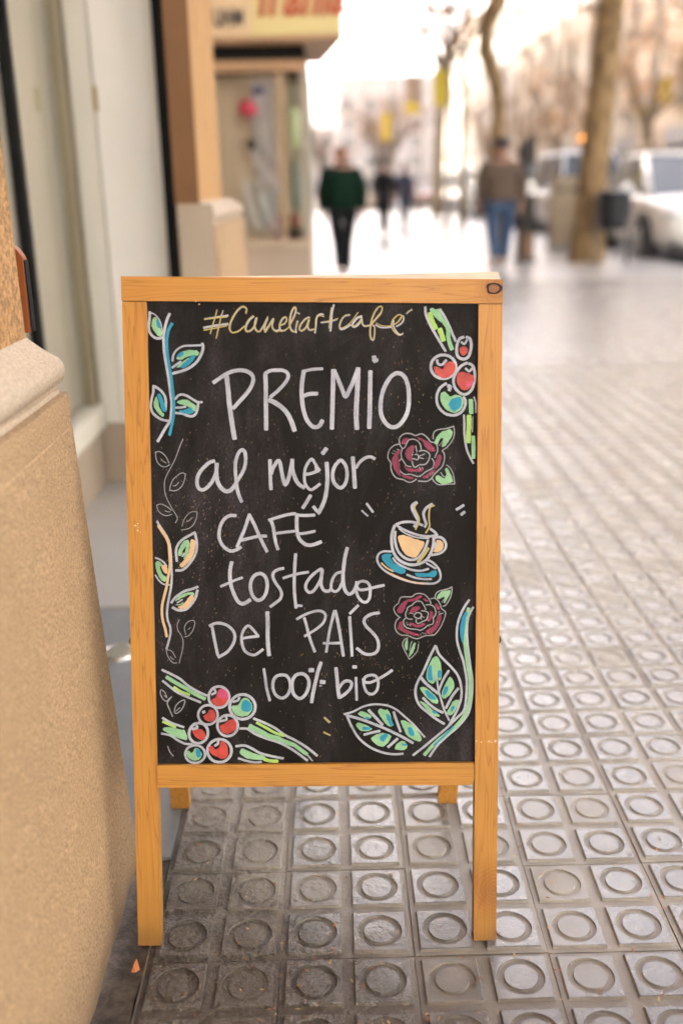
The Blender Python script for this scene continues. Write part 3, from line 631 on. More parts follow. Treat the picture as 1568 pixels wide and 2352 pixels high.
  ('n',15,'1533 7381 1614 7414'),
  ('n',15,'1537 7360 1598 7344'),
  ('n',18,'1427 7519 1444 7434'),
  ('n',18,'1484 7530 1498 7441'),
  ('n',20,'1865 7460 1897 7411 1898 7330 1870 7233 1805 7169 1748 7112 1708 7055 1643 7015 1521 7020'),
  ('m',0,'1273 7584 1302 7640 1350 7648 1387 7636 1350 7592 1326 7556 1277 7560'),
  ('m',0,'1496 7660 1560 7647 1601 7623 1690 7574 1747 7509 1755 7460 1723 7444 1650 7477 1601 7542 1593 7591 1520 7623'),
  ('m',0,'1326 7430 1350 7495 1431 7543 1472 7531 1448 7446 1399 7406 1407 7357 1440 7332 1407 7304 1351 7349 1334 7398'),
  ('m',0,'1245 7495 1261 7463 1229 7382 1205 7285 1221 7188 1270 7122 1270 7090 1221 7110 1172 7188 1132 7285 1136 7342 1180 7431'),
  ('m',0,'1274 7114 1343 7102 1432 7081 1469 7052 1408 7045 1327 7065 1278 7090'),
  ('m',0,'1306 7244 1351 7211 1424 7203 1481 7186 1529 7210 1586 7218 1598 7186 1562 7153 1489 7158 1408 7150 1343 7179'),
  ('m',0,'1800 7404 1857 7395 1857 7339 1829 7258 1781 7193 1732 7209 1748 7266 1776 7315'),
  ('m',0,'1578 7080 1651 7121 1708 7177 1756 7193 1769 7161 1716 7104 1651 7064 1594 7054'),
  ('p',13,'1277 7572 1330 7564'),
  ('p',12,'1723 7481 1751 7501'),
  ('p',12,'1739 7454 1763 7469'),
  ('n',10,'1205 7487 1237 7475'),
  ('n',10,'1156 7463 1188 7451'),
  ('n',10,'1136 7431 1168 7416'),
  ('n',10,'1533 7227 1554 7178'),
  ('n',10,'1574 7222 1594 7194'),
  ('n',10,'1647 7088 1659 7064'),
  ('n',10,'1684 7129 1708 7112'),
  ('n',10,'1716 7145 1740 7135'),
  ('n',20,'1738 7630 1734 7687 1762 7743 1819 7767 1916 7778 1980 7794 2029 7814'),
  ('n',18,'2029 7814 2041 7734 2030 7645 1989 7572 1933 7508 1869 7464'),
  ('n',13,'1896 7637 1860 7581 1824 7533'),
  ('g',0,'1759 7606 1795 7678 1859 7734 1932 7758 1980 7774 2019 7734 2005 7661 1957 7589 1909 7524 1860 7508 1864 7565 1900 7637 1876 7662 1827 7622 1803 7549 1755 7570'),
  ('n',17,'1930 7253 1975 7216 2016 7151 2037 7070 2050 6980'),
  ('n',18,'2050 6976 1968 6973 1879 6965 1806 6969 1749 7014 1724 7055'),
  ('n',15,'1846 7144 1887 7087 1960 7062'),
  ('g',0,'1906 7192 1931 7213 1959 7184 2004 7094 2017 7038 2025 7005 1960 6981 1879 6973 1814 6998 1769 7047 1773 7087 1805 7112 1854 7079 1903 7046 1972 7050 1927 7119'),
 ],
 'rose_drawing|Q': [
  ('n',19,'1257 5004 1201 5051 1167 5119 1170 5160 1200 5193 1234 5220 1247 5268 1274 5308 1347 5315 1427 5314 1481 5354 1541 5364 1607 5351 1661 5306 1694 5259 1711 5211'),
  ('n',19,'1237 4993 1201 4956 1184 4888 1191 4827 1227 4773 1281 4742 1368 4735 1455 4697 1509 4686 1562 4703 1629 4730 1750 4740 1790 4770 1850 4852 1896 4953 1922 5034 1922 5089 1868 5136 1848 5197 1814 5258 1761 5292 1708 5283'),
  ('n',19,'1635 5124 1608 5185 1568 5239 1514 5250 1468 5226 1428 5186 1374 5159 1358 5112 1341 5071 1341 5017 1374 4986 1438 4979'),
  ('n',19,'1341 4996 1311 4963 1314 4901 1354 4854 1428 4833 1508 4826 1555 4812 1609 4839 1669 4886 1736 4906 1749 4947 1749 4995 1782 5055 1778 5116 1748 5171 1695 5195 1638 5192'),
  ('n',19,'1571 5104 1628 5100 1672 5069 1662 5015 1642 4968 1582 4941 1528 4914 1495 4935 1495 4975'),
  ('n',20,'1495 5070 1465 5043 1475 5009 1535 4989 1562 5009 1575 5039 1548 5073 1501 5074'),
  ('n',11,'1575 5019 1615 5005'),
  ('n',11,'1555 5002 1575 4975'),
  ('n',12,'1428 5125 1454 5098 1495 5084'),
  ('n',14,'1398 5074 1454 5060'),
  ('m',0,'1221 5139 1254 5200 1307 5247 1367 5274 1374 5240 1334 5173 1314 5105 1281 5068 1227 5071 1214 5105'),
  ('m',0,'1374 5274 1454 5287 1521 5327 1574 5337 1577 5307 1534 5273 1454 5246 1381 5233'),
  ('m',0,'1587 5293 1634 5286 1671 5252 1661 5239 1608 5259'),
  ('m',0,'1401 5105 1434 5159 1494 5175 1548 5172 1548 5131 1494 5097 1441 5071 1401 5077'),
  ('m',0,'1768 5218 1808 5204 1835 5150 1842 5109 1802 5123 1775 5171'),
  ('m',0,'1695 5103 1728 5103 1749 5056 1735 4995 1689 4941 1649 4954 1675 5008 1695 5049'),
  ('m',0,'1809 5042 1869 5048 1862 4974 1836 4892 1790 4818 1716 4757 1663 4750 1629 4798 1669 4832 1729 4859 1776 4927 1796 4988'),
  ('m',0,'1227 4881 1254 4942 1301 4956 1304 4901 1288 4861 1361 4813 1455 4778 1535 4758 1542 4730 1482 4727 1381 4758 1281 4800 1224 4841'),
  ('m',0,'1388 4928 1441 4928 1515 4887 1575 4914 1629 4920 1622 4887 1549 4853 1482 4860 1415 4887'),
  ('p',14,'1541 5314 1574 5324'),
  ('p',12,'1628 5256 1668 5249'),
  ('p',14,'1815 5157 1832 5123'),
  ('p',20,'1662 4968 1682 4954'),
  ('p',16,'1582 4910 1615 4904'),
  ('p',16,'1669 4805 1683 4771'),
  ('p',15,'1489 4748 1529 4744'),
  ('p',11,'1789 4937 1829 4937'),
  ('n',12,'1815 5082 1845 5088'),
  ('n',14,'1825 5052 1892 5069'),
  ('n',10,'1344 4918 1368 4932'),
  ('n',10,'1354 4891 1381 4908'),
  ('n',10,'1388 4884 1415 4904'),
  ('n',11,'1555 4758 1569 4737'),
  ('n',11,'1582 4778 1602 4761'),
  ('n',11,'1616 4774 1639 4754'),
  ('n',20,'1771 5303 1781 5353 1821 5393 1894 5413 1967 5433 2017 5457'),
  ('n',18,'2017 5457 2014 5379 1994 5298 1955 5224 1915 5177 1888 5174'),
  ('g',0,'1798 5306 1821 5360 1881 5397 1947 5406 1997 5413 1994 5372 1961 5305 1921 5224 1891 5217 1908 5265 1928 5319 1874 5305 1834 5275 1801 5285'),
  ('n',12,'1871 5231 1904 5278'),
  ('n',20,'1371 4697 1321 4670 1294 4609 1315 4534 1355 4452 1395 4376'),
  ('n',16,'1395 4376 1456 4431 1509 4499 1526 4567 1529 4608'),
  ('g',0,'1368 4697 1375 4622 1368 4527 1348 4510 1325 4568 1321 4622'),
  ('g',0,'1462 4629 1489 4629 1476 4547 1442 4465 1395 4411 1389 4438 1415 4520'),
  ('n',18,'1435 4649 1412 4588 1399 4506'),
 ],
 'coffee_cup_drawing': [
  ('w',50,'1177 6369 1139 6250 1134 6121 1155 5991 1220 5882 1316 5817 1434 5789 1553 5810 1649 5870 1713 5978 1745 6096 1745 6204'),
  ('w',44,'1187 6282 1182 6164 1209 6034 1273 5936 1370 5871 1477 5870 1563 5935 1627 6043 1664 6151'),
  ('w',44,'1198 6385 1284 6417 1391 6424 1487 6410 1583 6372'),
  ('w',40,'1219 6363 1327 6303 1455 6249 1584 6216 1702 6210 1787 6226'),
  ('w',44,'1701 6318 1766 6269 1798 6226'),
  ('w',26,'1241 6325 1327 6260 1455 6206 1584 6183 1680 6183'),
  ('c',0,'1219 6223 1305 6233 1412 6200 1530 6151 1622 6129 1584 6032 1499 5903 1434 5894 1338 5936 1273 6034 1236 6131'),
  ('w',44,'1755 6183 1830 6198 1895 6160 1927 6085 1906 6009 1831 5955 1724 5934'),
  ('c',0,'1777 6156 1841 6161 1890 6117 1890 6031 1831 5977 1756 5972 1745 5999 1804 6053'),
  ('w',37,'1761 6118 1777 6085 1756 6042'),
  ('y',48,'1670 6032 1606 5935 1520 5832'),
  ('w',37,'1123 5986 1026 5991 951 5959 921 5884 946 5797 1026 5710 1134 5644 1284 5578 1456 5528 1629 5511 1769 5516 1844 5576 1843 5673 1800 5760 1714 5837 1649 5859'),
  ('c',20,'1112 5666 1284 5589 1435 5534 1607 5506'),
  ('w',37,'1155 5893 1198 5828 1306 5763 1435 5713 1564 5702 1671 5728'),
  ('w',37,'1359 5643 1478 5599 1607 5577 1715 5576'),
  ('w',33,'1639 5815 1714 5772 1779 5733'),
  ('c',26,'983 5818 1058 5748 1155 5693'),
  ('t',0,'983 5927 1037 5954 1134 5953 1139 5926 1096 5894 1112 5839 1198 5796 1306 5752 1343 5708 1327 5665 1273 5652 1177 5687 1080 5764 994 5862'),
  ('t',0,'1467 5670 1553 5669 1682 5663 1736 5706 1795 5701 1798 5641 1747 5600 1682 5614 1564 5604 1489 5626'),
  ('w',53,'1497 6706 1438 6668 1438 6604 1487 6507 1519 6432 1466 6356'),
  ('w',46,'1721 6683 1636 6624 1599 6549 1610 6474 1637 6388 1616 6350'),
  ('y',26,'1497 6689 1465 6636 1497 6555 1530 6485 1530 6410 1482 6313'),
  ('y',29,'1753 6661 1695 6635 1679 6549 1679 6442 1685 6355 1632 6259'),
 ],
 'big_leaf_drawing': [
  ('w',41,'2271 5262 2192 5141 2120 4965 2094 4802 2101 4639 2143 4489 2190 4352 2225 4187 2246 4036 2241 3858 2228 3692 2195 3582 2102 3486 1967 3348 1806 3210 1644 3072 1455 2919'),
  ('w',41,'2332 5154 2266 5019 2241 4842 2249 4652 2270 4461 2298 4256 2327 4077 2328 3912 2309 3720 2263 3540 2129 3361 1941 3195 1806 3057 1699 2897'),
  ('g',63,'2265 5134 2226 4978 2207 4802 2215 4625 2237 4434 2265 4242 2297 4077 2294 3899 2282 3720 2223 3540 2102 3375 1941 3237 1779 3099 1624 2926'),
  ('t',0,'2212 5087 2259 5087 2220 4951 2201 4788 2199 4625 2175 4611 2145 4734 2140 4870 2166 4992'),
  ('t',33,'2048 3354 1941 3237 1766 3071'),
  ('w',43,'1780 4579 1720 4463 1654 4313 1587 4163 1520 4039 1487 3930 1493 3806 1548 3681 1669 3570 1791 3473 1913 3397'),
  ('w',41,'1787 4572 1827 4463 1908 4367 2016 4257 2111 4133 2159 3982 2167 3817 2114 3624 1987 3375'),
  ('w',35,'1795 4244 1802 4079 1830 3901 1871 3749 1919 3597 1987 3452'),
  ('w',52,'1574 4094 1641 4011 1736 3929 1823 3859'),
  ('w',43,'1976 4202 1896 4065 1830 3901'),
  ('w',46,'1601 3791 1709 3681 1804 3611 1892 3569'),
  ('w',46,'2119 3934 2032 3817 1939 3638'),
  ('g',0,'1747 4415 1814 4422 1862 4326 1876 4189 1863 4065 1829 4052 1795 4217 1776 4011 1708 4011 1634 4094 1667 4258'),
  ('t',0,'1674 4286 1728 4285 1728 4162 1749 4052 1695 4052 1654 4094'),
  ('t',0,'1815 4210 1876 4209 1863 4093 1809 4100'),
  ('g',0,'1540 3950 1628 3963 1736 3874 1830 3763 1817 3694 1736 3715 1615 3833'),
  ('t',0,'1614 3902 1668 3915 1803 3791 1777 3756 1682 3784'),
  ('g',0,'1984 4120 2038 4078 2072 3975 2005 3845 1925 3769 1864 3811 1897 3942'),
  ('t',0,'1930 3976 1971 3962 1965 3886 1904 3818 1884 3873'),
  ('g',0,'1534 3750 1628 3722 1723 3625 1858 3521 1832 3501 1737 3522 1629 3640'),
  ('t',0,'1716 3612 1804 3577 1825 3549 1750 3556'),
  ('g',0,'2046 3748 2134 3769 2127 3693 2047 3541 1980 3521 1939 3569 2006 3666'),
  ('t',0,'2040 3672 2074 3665 2047 3596 2007 3576 2013 3638'),
  ('w',35,'428 3548 563 3589 712 3664 873 3698 1049 3683 1184 3628 1319 3517 1454 3391 1549 3280 1623 3197'),
  ('w',41,'468 3527 535 3368 643 3187 805 3047 994 2963 1157 2934 1299 2941'),
  ('w',49,'482 3527 697 3464 913 3380 1116 3289 1292 3198 1448 3107'),
  ('w',52,'792 3609 887 3505 995 3386'),
  ('w',46,'1163 3579 1211 3434 1265 3281'),
  ('w',46,'724 3235 846 3269 954 3290'),
  ('w',49,'1082 3046 1157 3115 1218 3171'),
  ('g',0,'623 3547 671 3602 752 3574 846 3519 806 3470 711 3498'),
  ('t',0,'718 3484 765 3512 826 3491 779 3463'),
  ('g',0,'596 3381 630 3423 724 3394 819 3353 846 3318 778 3283 670 3291'),
  ('t',0,'697 3353 751 3360 832 3346 819 3311 697 3298'),
  ('g',0,'921 3594 968 3642 1022 3608 1082 3621 1116 3531 1157 3379 1116 3351 1049 3393 968 3504'),
  ('t',0,'1042 3545 1089 3559 1170 3379 1123 3358 1076 3435'),
  ('g',0,'1258 3441 1305 3461 1400 3412 1481 3350 1590 3169 1549 3121 1468 3149 1360 3212 1305 3337'),
  ('t',0,'1366 3343 1427 3357 1481 3239 1447 3204 1387 3239'),
  ('g',0,'805 3172 900 3241 1008 3269 1130 3226 1103 3143 1021 3046 926 3061'),
  ('t',0,'954 3199 1035 3262 1082 3241 1048 3171 1008 3116 954 3158'),
  ('g',0,'1170 3018 1211 3101 1292 3142 1346 3114 1367 3031 1319 2996 1224 2997'),
  ('t',0,'1278 3101 1387 3080 1346 3059 1285 3076'),
 ],
}

# ------------------------------------------------------------------ ground
ground = mo('ground', bx(-400, 400, -60, 700, -.45, -.25), MT['asphalt']); tag(ground, kind='structure')
road = mo('road', bx(4.72, 11.3, -40, 300, -.25, -.13), MT['asphalt']); tag(road, kind='structure')
crossing = mo('side_road', bx(-120, 4.4, 49, 60, -.25, -.116), MT['asphalt']); tag(crossing, kind='structure')
pavement = mo('pavement', bx(-.306, 4.4, -30, 49, -.25, -.0085), MT['mortar']); tag(pavement, kind='structure')
mo('paved_surface', bx(-1.3, 4.4, 11.99, 49, -.0085, -.001), MT['pave'], pavement)
far_pavement = mo('far_pavement', bx(11.6, 15, -30, 300, -.25, 0), MT['pave']); tag(far_pavement, kind='structure')
beyond = mo('pavement_beyond_side_road', bx(-6, 4.4, 60, 300, -.25, 0), MT['pave']); tag(beyond, kind='structure')
kerb = mo('kerb', bx(11.3, 11.6, -30, 300, -.25, .004), MT['kerb']); tag(kerb, kind='structure')
kb = thing('kerb_line', None, None); kb['kind'] = 'structure'
km = None
for i in range(62):
    if km is None:
        k0 = mo('kerb_stone', bx(4.405, 4.715, .005, .992, -.25, .002), MT['kerb'], kb, bevel=.008); km = k0.data; k0.location = (0, -8, 0)
    else:
        k0 = bpy.data.objects.new('kerb_stone', km); link(k0, kb); k0.location = (0, -8+i, 0)
entr = mo('entrance_floor', bx(-.93, -.3065, 1.42, 2.49, -.25, -.002), MT['darkpave']); tag(entr, kind='structure')
thr = mo('entrance_threshold', bx(-.93, -.3065, 2.493, 3.72, -.25, .003), MT['concrete']); tag(thr, kind='structure')
sb = bmesh.new()
nx, ny = 4, 60
xs = [-.375+.069*i/nx for i in range(nx+1)]; ys = [-1.0+2.42*j/ny for j in range(ny+1)]
gv = [[sb.verts.new((x, y, -.004+.010*noise.noise(Vector((x*30, y*14, 0)))+(.012 if i == 0 else 0))) for i, x in enumerate(xs)] for y in ys]
for j in range(ny):
    for i in range(nx): sb.faces.new((gv[j][i], gv[j][i+1], gv[j+1][i+1], gv[j+1][i])).smooth = True
strip = mo('pavement_edge', sb, MT['strip']); tag(strip, kind='structure')
mo('paved_surface', bx(-1.3, -.3065, 3.725, 11.985, -.25, -.0015), MT['pave'], pavement)

# paving tiles: 20 cm tiles, each with four square pads, a ring groove and a disc
def tile_bm(seg, seed, worn=0.0):
    rnd = random.Random(seed); bm = bmesh.new()
    T, zb = .0990, -.0056
    base = [bm.verts.new(p) for p in ((-T,-T,zb),(T,-T,zb),(T,T,zb),(-T,T,zb))]; bm.faces.new(base)
    low = [bm.verts.new((v.co.x, v.co.y, -.0085)) for v in base]
    for i in range(4): bm.faces.new((low[i], low[(i+1) % 4], base[(i+1) % 4], base[i]))
    def ringv(r, z, cx, cy, ph=0): return [bm.verts.new((cx+r*math.cos(2*math.pi*(k+.5)/seg+ph), cy+r*math.sin(2*math.pi*(k+.5)/seg+ph), z)) for k in range(seg)]
    def sq(hs, z, cx, cy):
        out = []
        for k in range(seg):
            t = 2*math.pi*(k+.5)/seg; c, s_ = math.cos(t), math.sin(t); m = max(abs(c), abs(s_))
            # spread samples to land corners
            out.append(bm.verts.new((cx+hs*c/m, cy+hs*s_/m, z)))
        # snap nearest samples to corners
        for q in range(4):
            t = math.pi/4+q*math.pi/2; k = int(round(t/(2*math.pi)*seg-.5)) % seg
            out[k].co.x = cx+hs*(1 if math.cos(t) > 0 else -1); out[k].co.y = cy+hs*(1 if math.sin(t) > 0 else -1)
        return out
    for sx in (-1, 1):
        for sy in (-1, 1):
            cx, cy = sx*.05, sy*.05; dz = rnd.uniform(-.0009, .0004)-worn*rnd.uniform(.0, .0012)
            a = sq(.0416, zb, cx, cy); b = sq(.0402, dz-.0004, cx, cy); c = sq(.0394, dz, cx, cy)
            d = ringv(.0346, dz, cx, cy); e = ringv(.0336, zb+.0014, cx, cy)
            g = ringv(.0250, zb+.0012, cx, cy); h = ringv(.0239, dz-.0002-worn*.0006, cx, cy)
            for A, B in ((a, b), (b, c), (c, d), (d, e), (e, g), (g, h)):
                for k in range(seg): bm.faces.new((A[k], A[(k+1) % seg], B[(k+1) % seg], B[k]))
            bm.faces.new(h)
    return bm
def tdata(seg, seed, worn):
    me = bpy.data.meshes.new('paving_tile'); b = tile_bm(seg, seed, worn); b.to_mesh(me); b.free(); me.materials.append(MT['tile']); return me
TH = .007
gx, gy = Vector((math.cos(TH), math.sin(TH), 0)), Vector((-math.sin(TH), math.cos(TH), 0))
O0 = Vector((-.25578, 1.53022, 0))
cells = []
for i in range(0, 60):
    for j in range(-9, 54):
        p = O0+gx*(.05+.2*i)+gy*(-.05+.2*j)          # tile holds circle columns 2i,2i+1
        if p.x > 4.3 or p.y > 11.9: continue
        if p.y > .72+.0 and p.x < .62+.365*p.y: cells.append((p.y, p, i, j))
        elif p.x < 4.3: cells.append((p.y+40, p, i, j))
cells.sort(key=lambda c: c[0])
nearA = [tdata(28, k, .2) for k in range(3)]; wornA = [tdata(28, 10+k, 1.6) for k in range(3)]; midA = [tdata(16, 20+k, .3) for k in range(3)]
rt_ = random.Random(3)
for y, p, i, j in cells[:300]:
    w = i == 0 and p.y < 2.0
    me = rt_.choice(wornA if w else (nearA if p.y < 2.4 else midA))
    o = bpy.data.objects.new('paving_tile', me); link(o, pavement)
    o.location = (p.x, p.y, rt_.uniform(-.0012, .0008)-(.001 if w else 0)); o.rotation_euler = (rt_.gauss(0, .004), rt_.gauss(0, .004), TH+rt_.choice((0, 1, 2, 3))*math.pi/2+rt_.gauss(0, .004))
fb = bmesh.new()
for y, p, i, j in cells[300:]:
    if p.y < -.3: continue
    if p.y > 5.5 or p.x > 3.2:
        z = rt_.uniform(-.0012, .0008)
        vv = [fb.verts.new((p+gx*a*.0988+gy*b*.0988)+Vector((0, 0, z-.003))) for a, b in ((-1,-1),(1,-1),(1,1),(-1,1))]; fb.faces.new(vv)
        for sx in (-1, 1):
            for sy in (-1, 1):
                c = p+gx*sx*.05+gy*sy*.05
                fb.faces.new([fb.verts.new(c+gx*a*.0395+gy*b*.0395+Vector((0, 0, z))) for a, b in ((-1,-1),(1,-1),(1,1),(-1,1))])
    else:
        tb = tile_bm(8, rt_.random()); m_ = bpy.data.meshes.new('t'); 
        tb.transform(Matrix.Translation(p)@Matrix.Rotation(TH, 4, 'Z')); tb.to_mesh(m_); tb.free(); fb.from_mesh(m_); bpy.data.meshes.remove(m_)
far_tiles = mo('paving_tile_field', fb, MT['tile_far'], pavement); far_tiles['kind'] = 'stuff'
# crumbs of dry leaf and wood on the tiles
lb = bmesh.new(); rl = random.Random(11)
for k in range(380):
    y = 1.0+rl.random()**1.5*1.6; x = rl.uniform(-.30, .25+.36*y)
    L, W_ = rl.uniform(.0012, .0065), rl.uniform(.0008, .0022); a = rl.uniform(0, 6.3); z = rl.uniform(.0004, .0016)
    c = Vector((x, y, z)); d = Vector((math.cos(a), math.sin(a), rl.uniform(-.15, .15))); e = Vector((-d.y, d.x, rl.uniform(-.2, .2)))
    f = lb.faces.new([lb.verts.new(c+d*L*s1+e*W_*s2) for s1, s2 in ((-1, -.3), (.1, -1), (1, .2), (-.2, 1))]); f.material_index = rl.choice((0, 0, 1, 1, 2))
litter = mo('leaf_litter', lb, [simple('brown_leaf_crumb', (.22, .10, .035), .7), simple('straw_crumb', (.42, .28, .12), .7), simple('orange_leaf_crumb', (.46, .15, .05), .6)])
tag(litter, 'tiny brown and straw coloured crumbs strewn over the pavement tiles', 'litter', kind='stuff')
lf = bmesh.new(); c0 = Vector((-.312, 1.148, .012))
pv = [lf.verts.new(c0+Vector(q)) for q in ((-.006, -.004, 0), (.0, -.006, .001), (.006, -.001, .002), (.003, .006, .004), (-.001, .014, .008), (-.004, .005, .004))]; lf.faces.new(pv)
b2 = [lf.verts.new(v.co+Vector((0, 0, -.0006))) for v in pv]; lf.faces.new(b2[::-1])
for k in range(6): lf.faces.new((pv[k], b2[k], b2[(k+1) % 6], pv[(k+1) % 6]))
tag(mo('leaf_flake', lf, simple('orange_leaf', (.52, .17, .055), .6)), 'orange scrap of dry leaf just in front of the left foot of the sign', 'leaf scrap')
dc = bmesh.new(); cx_, cy_ = -.565, 2.21
for (r0, z0), (r1, z1) in zip(((.048, -.002), (.046, .004), (.036, .0055), (.030, .0035), (.0, .003)), ((.046, .004), (.036, .0055), (.030, .0035), (.0, .003), (.0, .003))):
    if r0 == r1: continue
    n = 28; A = [dc.verts.new((cx_+r0*math.cos(2*math.pi*k/n), cy_+r0*math.sin(2*math.pi*k/n), z0)) for k in range(n)]
    B = [dc.verts.new((cx_+max(r1, .0004)*math.cos(2*math.pi*k/n), cy_+max(r1, .0004)*math.sin(2*math.pi*k/n), z1)) for k in range(n)]
    for k in range(n): dc.faces.new((A[k], A[(k+1) % n], B[(k+1) % n], B[k])).smooth = True
tag(mo('floor_cap', dc, MT['steel']), 'round shiny metal cap set in the grey entrance floor', 'floor cap')

# ------------------------------------------------------------------ chalkboard sign
BC = Vector((-.04961676, 1.20767789, 0)); W = Vector((.9998889, -.00745217, -.01290965)); U = Vector((.01425426, .22469859, .97432405)); N = Vector((-.00436005, -.97439982, .22477985))
sign = thing('chalkboard_sign', 'wooden A-frame chalkboard with hand lettered coffee message and drawings', 'chalkboard sign')
MB_ = Matrix((W, -N, U)).transposed().to_4x4(); MB_.translation = BC
sign.matrix_world = MB_
HW, LEN, TK = .2716, .9921, .021
def warp(p):
    return Vector((p.x*(1+.0*p.z), p.y, p.z+(p.x/.2716)*(.0032-.0068*p.z/.992)))
def frame_piece(name, mat_, x0, x1, z0, z1, y0=0, y1=TK, bev=.0022, parent=sign, wf=warp):
    b = bx(x0, x1, y0, y1, z0, z1, f=wf)
    return mo(name, b, mat_, parent, bevel=bev)
frame_piece('stile', MT['wood_z'], -HW, -.2366, 0, .9576); frame_piece('stile', MT['wood_z2'], .2373, HW, 0, .9576)
top_rail = frame_piece('top_rail', MT['wood_x'], -HW-.0004, HW+.0002, .9588, .9930, -.0006)
frame_piece('bottom_rail', MT['wood_x2'], -.2362, .2352, .2462, .2800, -.0015)
frame_piece('bottom_rail_tenon', MT['wood_x2'], .2354, .2371, .2500, .2765, .003)
panel = mo('panel', bx(-.2385, .2385, .0050, .0090, .2795, .9595, f=warp), MT['board'], sign)
# knot hole at the right end of the top rail
kb_ = bmesh.new(); kc = (.2585, .9765)
prof = [(.0068, .0), (.0105, .0010), (.0075, .0014), (.0062, .0004)]
def kring(rr, lift, jit): return [kb_.verts.new((kc[0]+rr*1.15*math.cos(t)*(1+jit*math.sin(3*t+1)), -.0007-lift, kc[1]+rr*.92*math.sin(t)*(1+jit*math.cos(2*t)))) for t in [2*math.pi*k/24 for k in range(24)]]
ra, rb = kring(.0098, .00015, .12), kring(.0066, .00025, .06)
for k in range(24): kb_.faces.new((ra[k], ra[(k+1) % 24], rb[(k+1) % 24], rb[k])).material_index = 0
kb_.faces.new(kring(.0067, .0002, .06)).material_index = 1
mo('knot', kb_, [simple('dark_knot_bark', (.016, .006, .003), .8, .4, 300), simple('pale_knot_heart', (.24, .095, .027), .6, .4, 250)], sign)
# scuffs of pale filler on the frame
for nm, cx, cz, pts in (('paint_chip', -.2590, .633, 7), ('paint_chip', .2545, .313, 14), ('paint_chip', -.163, .9600, 2)):
    cb = bmesh.new(); rr = random.Random(cx)
    for k in range(pts):
        x = cx+rr.gauss(0, .0035 if pts < 12 else .011); z = cz+rr.gauss(0, .0035 if pts < 12 else .0013); s_ = rr.uniform(.0004, .0018)
        x = min(max(x, -HW+.004), HW-.004)
        cb.faces.new([cb.verts.new((x+s_*math.cos(t)*rr.uniform(.5, 1.3), -.00035-k*2e-5-(.0007 if cz > .955 else 0), z+s_*math.sin(t)*rr.uniform(.4, 1.1))) for t in (0, 1.1, 2.2, 3.3, 4.4, 5.4)])
    mo(nm, cb, simple('pale_filler', (.66, .47, .30), .7, .15, 200), sign)
# rear frame
hinge = Vector((0, .024, .955))
Bi = MB_.inverted()
def rear_f(x0, x1, s0, s1, d0, d1):
    """piece on the rear frame: s runs from foot (0) to hinge (1)"""
    b = bmesh.new(); out = []
    for d in (d0, d1):
        for x, s_ in ((x0, s0), (x1, s0), (x1, s1), (x0, s1)):
            foot = Bi@Vector((BC.x+x*.975-.012, 1.556+d, 0)); top = Vector((x, .024+d, .955))
            out.append(b.verts.new(foot.lerp(top, s_)))
    for q in ((0,1,2,3),(7,6,5,4),(0,4,5,1),(1,5,6,2),(2,6,7,3),(3,7,4,0)): b.faces.new([out[i] for i in q])
    return b
mo('rear_stile', rear_f(-.2716, -.2366, 0, .998, 0, .021), MT['wood_back'], sign, bevel=.002); mo('rear_stile', rear_f(.2366, .2716, 0, .998, 0, .021), MT['wood_back'], sign, bevel=.002)
mo('rear_rail', rear_f(-.2360, .2360, .30, .335, .001, .020), MT['wood_x2'], sign, bevel=.002); pass
tw = bmesh.new(); tv = [tw.verts.new(p) for p in ((-.2714,.0225,.958),(.2716,.0225,.958),(.2716,.0445,.958),(-.2714,.0445,.958),(-.2714,.0225,.9935),(.2716,.0225,.9925),(.2716,.0445,1.0065),(-.2714,.0445,1.0005))]
for q in ((0,3,2,1),(4,5,6,7),(0,1,5,4),(1,2,6,5),(2,3,7,6),(3,0,4,7)): tw.faces.new([tv[i] for i in q])
mo('rear_top_rail', tw, simple('pale_raw_pine', (.62, .46, .30), .6, .12, 40), sign, bevel=.0012)
mo('rear_panel', rear_f(-.2358, .2358, .336, .961, .006, .010), MT['board'], sign)
for sx in (-1, 1):
    hb = bmesh.new(); ellipsoid(hb, (sx*(HW+.0005), .0105, .4655), (.0042, .0058, .0062), 12, 8)
    mo('screw', hb, MT['dark_steel'], sign)
    tb = bmesh.new(); rp = Bi@(Bi.inverted()@Vector((0, 0, 0)))
    foot = Bi@Vector((BC.x+sx*.2541*.975-.012, 1.556, 0)); top = Vector((sx*.2541, .024, .955)); pb = foot.lerp(top, .46)
    pts = [Vector((sx*.2541, TK, .4655)).lerp(pb, t)+Vector((0, 0, -.02*math.sin(math.pi*t))) for t in [k/10 for k in range(11)]]
    mo('brace_cord', tube(tb, pts, .0014, 6), simple('grey_cord', (.3, .28, .25), .8), sign)
    hg = bmesh.new(); tube(hg, [(sx*.2-.02, .0225, .957), (sx*.2+.02, .0225, .957)], .0035, 8); mo('hinge', hg, MT['steel'], sign)

